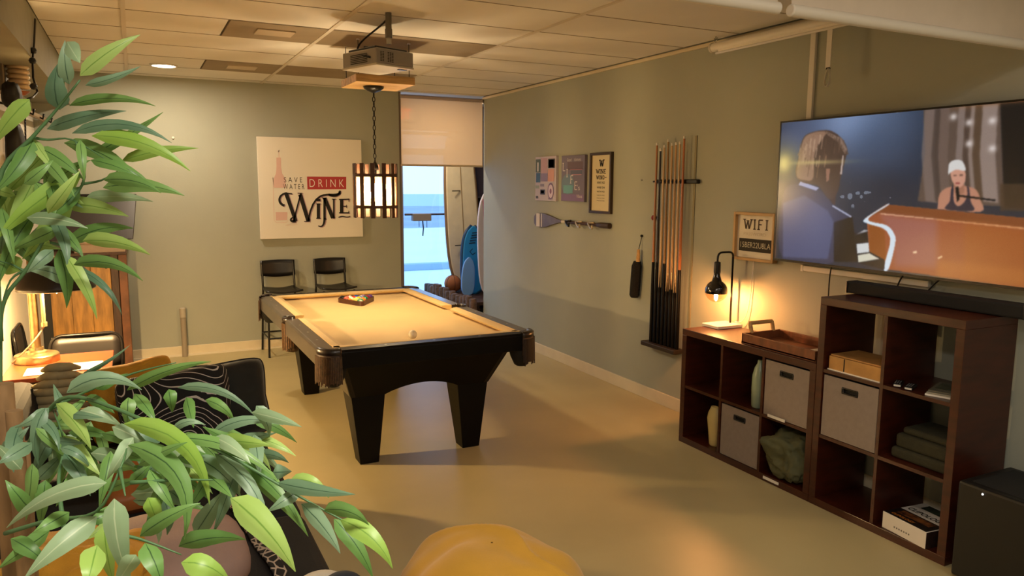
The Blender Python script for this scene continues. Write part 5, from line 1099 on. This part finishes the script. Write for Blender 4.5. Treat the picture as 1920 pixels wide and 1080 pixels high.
# ------------------------------------------------------------------ mustard covered pouf in front, cream slipper
mb = MB(); PXc, PYc = .935, 2.0
def pouf(u, v):
    a = u*2*PI; r = v; R_ = .385+.02*math.cos(2*a+.5); zz = .63*(1-r**5)+.0
    x = PXc+R_*r*math.cos(a)*(1.06 if r > .9 else 1); y = PYc+R_*r*math.sin(a)
    w_f = 2.2*NZ.noise(Vector((x*4, y*4, 0))); fold = .038*(1-abs(math.sin((x*.75+y*1.0)*9+w_f)))**2.2*(.35+r*.65)+.012*math.sin((x*.3+y)*41+w_f*2)*r+.03*NZ.noise(Vector((x*4, y*4, 1)))
    return (x+fold*.5*math.cos(a), y+fold*.5*math.sin(a), max(0, zz+fold*(1-r**6)))
mb.grid(110, 50, pouf, closeu=True)
o = mb.build('mustard_pouf', mat('mustard_cloth', 'c8962f', .9, var=.08, vscale=6, bump=.2, bscale=260, sheen=.2), smooth=True); tag(o, 'pouf covered with a folded mustard yellow throw, nearest the viewer', 'pouf')
sl = thing('cream_bundle', 'cream padded bundle with a navy lining at the near end of the sofa', 'bundle', (.42, 2.1, .45))
e_ = on_z(600, 1100, .55); c_ = e_
MB().sphere((c_.x, c_.y, .52), .085, 24, (1.15, .9, .85)).build('padding', mat('cream_fleece', 'cfc6b4', .95, bump=.8, bscale=60), sl, smooth=True)
c2 = on_z(640, 1090, .58); MB().sphere((c2.x, c2.y, .55), .07, 24, (1.0, .8, .8)).build('lining', mat('navy_cloth', '232b36', .8), sl, smooth=True)
c3 = on_z(560, 1105, .55); MB().sphere((c3.x, c3.y, .52), .07, 20, (1.1, .9, .8)).build('padding', mat('cream_fleece', 'cfc6b4', .95), sl, smooth=True)

# ------------------------------------------------------------------ bamboo-like plant in the foreground
def leafmat(name, a, b, vein):
    m = bpy.data.materials.new(name); m.use_nodes = True; nt = m.node_tree; p = nt.nodes['Principled BSDF']; p.inputs['Roughness'].default_value = .42
    uv = nt.nodes.new('ShaderNodeUVMap'); sep = nt.nodes.new('ShaderNodeSeparateXYZ'); nt.links.new(uv.outputs[0], sep.inputs[0])
    d = nt.nodes.new('ShaderNodeMath'); d.operation = 'SUBTRACT'; d.inputs[1].default_value = .5; nt.links.new(sep.outputs[0], d.inputs[0])
    ab = nt.nodes.new('ShaderNodeMath'); ab.operation = 'ABSOLUTE'; nt.links.new(d.outputs[0], ab.inputs[0])
    r = nt.nodes.new('ShaderNodeValToRGB'); r.color_ramp.elements[0].position = .012; r.color_ramp.elements[0].color = (1, 1, 1, 1); r.color_ramp.elements[1].position = .045; r.color_ramp.elements[1].color = (0, 0, 0, 1); nt.links.new(ab.outputs[0], r.inputs[0])
    oi = nt.nodes.new('ShaderNodeObjectInfo'); tc = nt.nodes.new('ShaderNodeTexCoord'); n = nt.nodes.new('ShaderNodeTexNoise'); n.inputs['Scale'].default_value = 14; nt.links.new(tc.outputs['Object'], n.inputs['Vector'])
    mx0 = nt.nodes.new('ShaderNodeMath'); mx0.operation = 'ADD'; nt.links.new(n.outputs[0], mx0.inputs[0]); nt.links.new(oi.outputs['Random'], mx0.inputs[1]); hv = nt.nodes.new('ShaderNodeMath'); hv.operation = 'MULTIPLY_ADD'; hv.inputs[1].default_value = .9; hv.inputs[2].default_value = -.35; nt.links.new(mx0.outputs[0], hv.inputs[0]); hv.use_clamp = True
    mx = nt.nodes.new('ShaderNodeMix'); mx.data_type = 'RGBA'; nt.links.new(hv.outputs[0], mx.inputs[0]); mx.inputs[6].default_value = (*lin(a), 1); mx.inputs[7].default_value = (*lin(b), 1)
    m2 = nt.nodes.new('ShaderNodeMix'); m2.data_type = 'RGBA'; nt.links.new(r.outputs[0], m2.inputs[0]); nt.links.new(mx.outputs[2], m2.inputs[6]); m2.inputs[7].default_value = (*lin(vein), 1)
    nt.links.new(m2.outputs[2], p.inputs['Base Color'])
    tr = nt.nodes.new('ShaderNodeBsdfTranslucent'); nt.links.new(m2.outputs[2], tr.inputs[0]); ms = nt.nodes.new('ShaderNodeMixShader'); ms.inputs[0].default_value = .18
    out = nt.nodes['Material Output']; nt.links.new(p.outputs[0], ms.inputs[1]); nt.links.new(tr.outputs[0], ms.inputs[2]); nt.links.new(ms.outputs[0], out.inputs[0]); return m
LG = leafmat('leaf_green', '5c8a44', '7fa85c', '2f5428'); LL = leafmat('leaf_light', '8fb84a', 'a9c870', '6f9a3c'); LB_ = leafmat('leaf_blue', '587c5e', '8aa886', '35573f'); LP = leafmat('leaf_pale', '7d9a72', 'a0bc92', 'b9cca4')
LM = {'g': LG, 'l': LL, 'b': LB_, 'p': LP}
plant = thing('bamboo_plant', 'tall leafy bamboo-like plant in the near left corner', 'plant', (-.23, 1.45, 0))
def leaf(b, t, w, k='g', bow=0.0, d=1.35, dd=0.0, mid=None):
    b = Vector((b[0], b[1])); t = Vector((t[0], t[1])); L = (t-b).length; nn = Vector(((t-b).y, -(t-b).x)).normalized()
    m = Vector(mid) if mid else (b+t)/2+nn*bow*L
    m = m*2-(b+t)/2 if mid else m+nn*bow*L   # control point so that the curve passes through the middle
    j = random.uniform(-.06, .06); P0 = at(b.x, b.y, d+j); P2 = at(t.x, t.y, d+j+dd); P1 = at(m.x, m.y, d+j+dd*.5-.03)
    n = 9; roll = random.uniform(-.45, .45); vs = []; uvs = []; W3 = w/FPX*d/2*1.12
    for i in range(n+1):
        s_ = i/n; p = P0*(1-s_)**2+P1*2*s_*(1-s_)+P2*s_**2; tg = ((P1-P0)*(1-s_)+(P2-P1)*s_).normalized(); view = (p-CAM).normalized()
        a = tg.cross(view).normalized(); nrm = a.cross(tg); side = a*math.cos(roll)+nrm*math.sin(roll)
        prof = (min(1, s_/.16)**.6)*(1-max(0, (s_-.22)/.78)**1.7); prof = max(prof, .03); hw = W3*prof
        up = side.cross(tg)
        for q in (-1, -.5, 0, .5, 1):
            vs.append(tuple(p+side*hw*q+up*hw*.28*abs(q)+up*hw*.05*math.sin(s_*22+q*2))); uvs.append((.5+q/2, s_))
    mb = MB(); mb.add(vs, [(i*5+q, i*5+q+1, i*5+q+6, i*5+q+5) for i in range(n) for q in range(4)])
    o = mb.build('leaf', LM[k], plant, smooth=True); uvl = o.data.uv_layers.new(name='UVMap')
    for lp_ in o.data.loops: uvl.data[lp_.index].uv = uvs[lp_.vertex_index]
    return o
def stem_(pts, r, d, m=None, name='branch'):
    P_ = [at(p[0], p[1], d if len(p) < 3 else p[2]) for p in pts]
    Q = []
    for i in range(len(P_)-1):
        a = P_[max(i-1, 0)]; b = P_[i]; c = P_[i+1]; e = P_[min(i+2, len(P_)-1)]
        for k in range(4):
            t = k/4; Q.append(.5*((2*b)+(-a+c)*t+(2*a-5*b+4*c-e)*t*t+(-a+3*b-3*c+e)*t**3))
    Q.append(P_[-1]); return MB().tube([tuple(q) for q in Q], [r*(1-.72*i/(len(Q)-1)) for i in range(len(Q))], 7).build(name, m or stemg, plant, smooth=True)
stemg = mat('green_stem', '4e7448', .5); trunkm = mat('cane_trunk', '9a7850', .6, var=.45, vscale=18, stretch=(1, 1, .3), bump=.3, bscale=30)
for (u0, u1, r, dz, v0) in ((26, 18, .013, 1.28, 770), (2, -6, .020, 1.38, 720), (42, 38, .011, 1.33, 830)):
    tp = at(u0, v0, dz); bt = (tp.x-.01, tp.y-.02, .22); MB().tube([bt, (tp.x-.005, tp.y-.01, .8), tuple(tp)], [r*1.1, r*1.05, r], 12).build('trunk', trunkm, plant, smooth='auto')
bq = at(20, 900, 1.33); MB().lathe([(.13, .002), (.15, .02), (.18, .22), (.19, .24), (.17, .24), (.16, .21)], (bq.x, bq.y, 0), 28).build('pot', mat('clay_pot', '6a4430', .7), plant, smooth='auto')
# upper branch system
stem_([(2, 900), (0, 640), (10, 560), (50, 505), (105, 412), (155, 345), (153, 298), (140, 262)], .005, 1.42)
stem_([(0, 640), (-8, 420), (5, 318), (60, 258), (104, 208), (150, 150)], .0062, 1.40)
stem_([(60, 258), (90, 262), (135, 262), (200, 300)], .003, 1.42); stem_([(153, 345), (190, 338), (225, 318)], .003, 1.44); stem_([(50, 505), (20, 525), (2, 575)], .003, 1.42)
stem_([(95, 455), (120, 462), (150, 475)], .003, 1.42); stem_([(45, 508), (20, 495), (0, 490)], .003, 1.42)
UP = [((150,142),(263,65),28,'l',.05),((130,158),(122,76),24,'b',.05),((125,78),(150,118),26,'p',.0),((112,206),(110,118),38,'b',.10),((104,190),(118,128),20,'g',.0),((160,160),(264,124),15,'b',-.04),((130,198),(292,199),17,'g',.09),
 ((88,242),(237,208),24,'b',.05),((135,250),(322,268),20,'b',.14),((168,292),(306,210),18,'g',-.02),((172,255),(357,321),28,'l',.10),((120,268),(268,350),28,'g',.10),((228,302),(372,278),20,'l',.05),((70,276),(158,338),24,'g',.06),
 ((62,262),(-10,360),28,'g',.05),((55,186),(-15,275),32,'l',-.05),((80,292),(5,370),26,'l',.0),((118,338),(20,398),30,'g',.05),((152,330),(-10,452),36,'l',-.05),((128,368),(42,486),36,'l',.03),((160,372),(287,378),22,'p',.05),
 ((195,338),(302,362),24,'g',.10),((193,352),(346,367),26,'g',.08),((118,384),(241,406),28,'l',.06),((50,408),(165,428),24,'p',.06),((130,455),(250,428),26,'g',.10),((155,452),(282,478),28,'l',.08),((138,497),(268,527),24,'g',.14),
 ((110,468),(125,578),26,'g',.06),((122,478),(182,598),22,'l',.05),((140,503),(229,590),14,'b',.12),((133,530),(40,505),24,'b',-.10),((100,468),(50,512),22,'b',.0),((38,508),(-22,478),38,'l',.0),((62,402),(-5,540),26,'g',-.06),
 ((150,262),(158,340),16,'g',.0),((30,300),(-20,420),30,'g',.0),((70,330),(20,500),26,'l',-.08),((170,300),(255,330),18,'g',.05),((90,350),(170,300),22,'g',.05),((90,400),(150,320),22,'l',.0),((150,350),(60,420),26,'g',.08),((105,430),(20,470),24,'g',.0),((45,345),(100,300),20,'g',.0),((200,300),(290,352),16,'g',.05),((60,258),(110,330),18,'l',.0)]
for i, (b, t, w, k, bow) in enumerate(UP): leaf(b, t, w, k, bow, 1.42+.05*math.sin(i*2.3), dd=random.uniform(-.05, .03))
# lower mass: main stems and leaves
stem_([(40, 860, 1.30), (90, 770, 1.2), (150, 745, 1.15), (300, 800, 1.05), (420, 850, 1.0), (560, 930, .98), (660, 985, .97)], .004, 1.1)
stem_([(90, 770, 1.2), (160, 735, 1.2), (250, 700, 1.2), (330, 680, 1.2)], .003, 1.2); stem_([(10, 1000, 1.1), (95, 975, 1.05), (180, 960, 1.0), (225, 880, 1.0), (240, 830, 1.05)], .0035, 1.0)
stem_([(200, 1000, .95), (260, 1010, .95), (340, 1040, .95)], .003, 1); stem_([(120, 990, 1.05), (110, 900, 1.1), (120, 830, 1.15), (100, 770, 1.2)], .0035, 1); stem_([(245, 905, 1.0), (330, 900, 1.0), (400, 900, 1.0)], .003, 1); stem_([(225, 880, 1.0), (235, 930, .95)], .003, 1)
LO = [((125,737),(266,731),28,'b',.18,1.15),((150,705),(245,646),8,'b',-.04,1.15),((105,757),(171,843),30,'l',.06,1.1),((85,765),(72,872),24,'b',-.12,1.15),((92,765),(28,802),20,'b',.05,1.15),((38,795),(26,886),28,'b',-.08,1.15),
 ((200,905),(12,990),32,'p',-.10,1.0),((182,968),(45,1085),42,'p',-.03,.95),((93,995),(-5,1068),28,'g',.0,1.05),((214,935),(246,1095),40,'p',-.06,.95),((195,985),(214,1095),32,'l',-.03,.97),((182,1022),(163,1100),38,'l',.0,.93),
 ((272,1018),(305,1100),34,'g',.04,.95),((335,1025),(461,1012),34,'g',.08,1.0),((340,1055),(435,1098),38,'l',.14,.93),((262,1006),(376,943),28,'g',.05,1.0),((277,933),(301,992),28,'l',.0,1.02),
 ((232,795),(393,946),34,'l',.15,1.05,(345,836)),((240,835),(345,1012),36,'g',.16,1.08,(335,895)),((328,822),(522,902),20,'g',.12,1.05),((368,858),(452,932),28,'b',.08,1.05),((432,934),(554,1072),46,'l',.06,1.0),((365,1003),(417,922),32,'b',.0,1.05),
 ((402,850),(502,1012),26,'b',.14,1.03),((448,865),(566,992),24,'g',.08,1.03),((333,727),(479,781),16,'b',.14,1.2),((395,815),(531,797),22,'b',.14,1.1),((403,825),(508,882),24,'l',.20,1.1),((385,750),(440,792),18,'g',.12,1.15),((349,745),(363,802),20,'g',.0,1.18),
 ((316,730),(323,774),22,'g',.0,1.2),((252,738),(292,792),22,'g',.05,1.2),((240,745),(238,803),24,'g',.0,1.2),((238,732),(396,678),20,'g',.06,1.2),((323,806),(386,797),14,'b',.18,1.1),((245,907),(286,868),20,'g',.0,1.05),((512,886),(547,884),26,'b',.0,1.05),
 ((520,905),(666,927),24,'b',-.02,1.0),((543,901),(617,934),22,'l',.18,1.03),((565,945),(638,1038),28,'b',.05,1.0),((608,957),(692,985),26,'g',.14,1.0),((638,975),(736,1066),32,'l',.12,.98),((626,973),(700,1085),30,'g',.06,.98),((475,893),(578,1006),26,'g',.06,1.02),
 ((110,800),(60,900),28,'b',-.05,1.15),((130,790),(100,720),22,'b',.0,1.2),((150,770),(230,800),24,'p',.06,1.15),((170,790),(130,870),24,'g',.0,1.15),((120,850),(170,930),26,'b',.05,1.12),((70,900),(120,850),24,'b',.0,1.12),((85,900),(75,990),26,'g',.0,1.1),
 ((60,960),(10,900),26,'g',.0,1.1),((250,820),(200,900),24,'p',.0,1.1),((290,850),(420,905),26,'p',.1,1.1),((300,830),(240,780),22,'b',.0,1.12),((355,870),(300,930),24,'g',.0,1.08),((400,880),(350,960),26,'g',.0,1.06),((440,890),(400,1000),24,'b',.0,1.05),
 ((225,950),(150,990),26,'g',.0,1.0),((170,850),(260,880),26,'p',.08,1.1),((455,840),(380,800),22,'g',.0,1.1),((210,800),(290,845),26,'p',.05,1.1),((130,960),(60,1000),26,'g',.0,1.05),((40,880),(-10,830),24,'p',.0,1.15),((60,830),(-5,870),24,'b',.0,1.15),
 ((430,850),(490,930),22,'p',.05,1.06),((330,860),(430,880),24,'g',.1,1.08),((280,880),(330,960),22,'g',.0,1.06),((150,880),(105,950),24,'g',.0,1.08),((300,810),(385,850),24,'p',.06,1.1),((180,730),(240,700),18,'g',.0,1.2),((160,745),(215,775),20,'g',.05,1.18),
 ((20,1010),(90,1060),26,'g',.05,1.05),((255,1040),(215,1100),30,'p',.0,.95),((0,850),(55,800),22,'b',.0,1.16),((490,880),(540,960),24,'g',.05,1.04),((400,820),(470,870),22,'p',.08,1.08),((560,920),(500,960),22,'b',.0,1.02)]
for q in LO: leaf(q[0], q[1], q[2], q[3], q[4], q[5], dd=random.uniform(-.06, .04), mid=q[6] if len(q) > 6 else None)

# finer leaves filling the lower mass and the upper left tangle
rl_ = random.Random(11)
for k in range(64):
    t = rl_.random(); u = 60+t*430; v = 760+70*math.sin(t*3)+rl_.uniform(-25, 130)*(1 if t < .75 else .7); L = rl_.uniform(55, 110); a = rl_.gauss(.55, .75)
    leaf((u, v), (u+L*math.cos(a), v+L*math.sin(a)), rl_.uniform(15, 24), rl_.choice('gbgpbgl'), rl_.uniform(-.02, .16), rl_.uniform(1.1, 1.25), dd=rl_.uniform(-.08, .06))
for k in range(22):
    u = rl_.uniform(-5, 120); v = rl_.uniform(290, 470); L = rl_.uniform(70, 120); a = rl_.gauss(1.2, .9)
    leaf((u, v), (u+L*math.cos(a), v+L*math.sin(a)), rl_.uniform(18, 26), rl_.choice('gglb'), rl_.uniform(-.02, .12), rl_.uniform(1.45, 1.55), dd=rl_.uniform(-.06, .06))
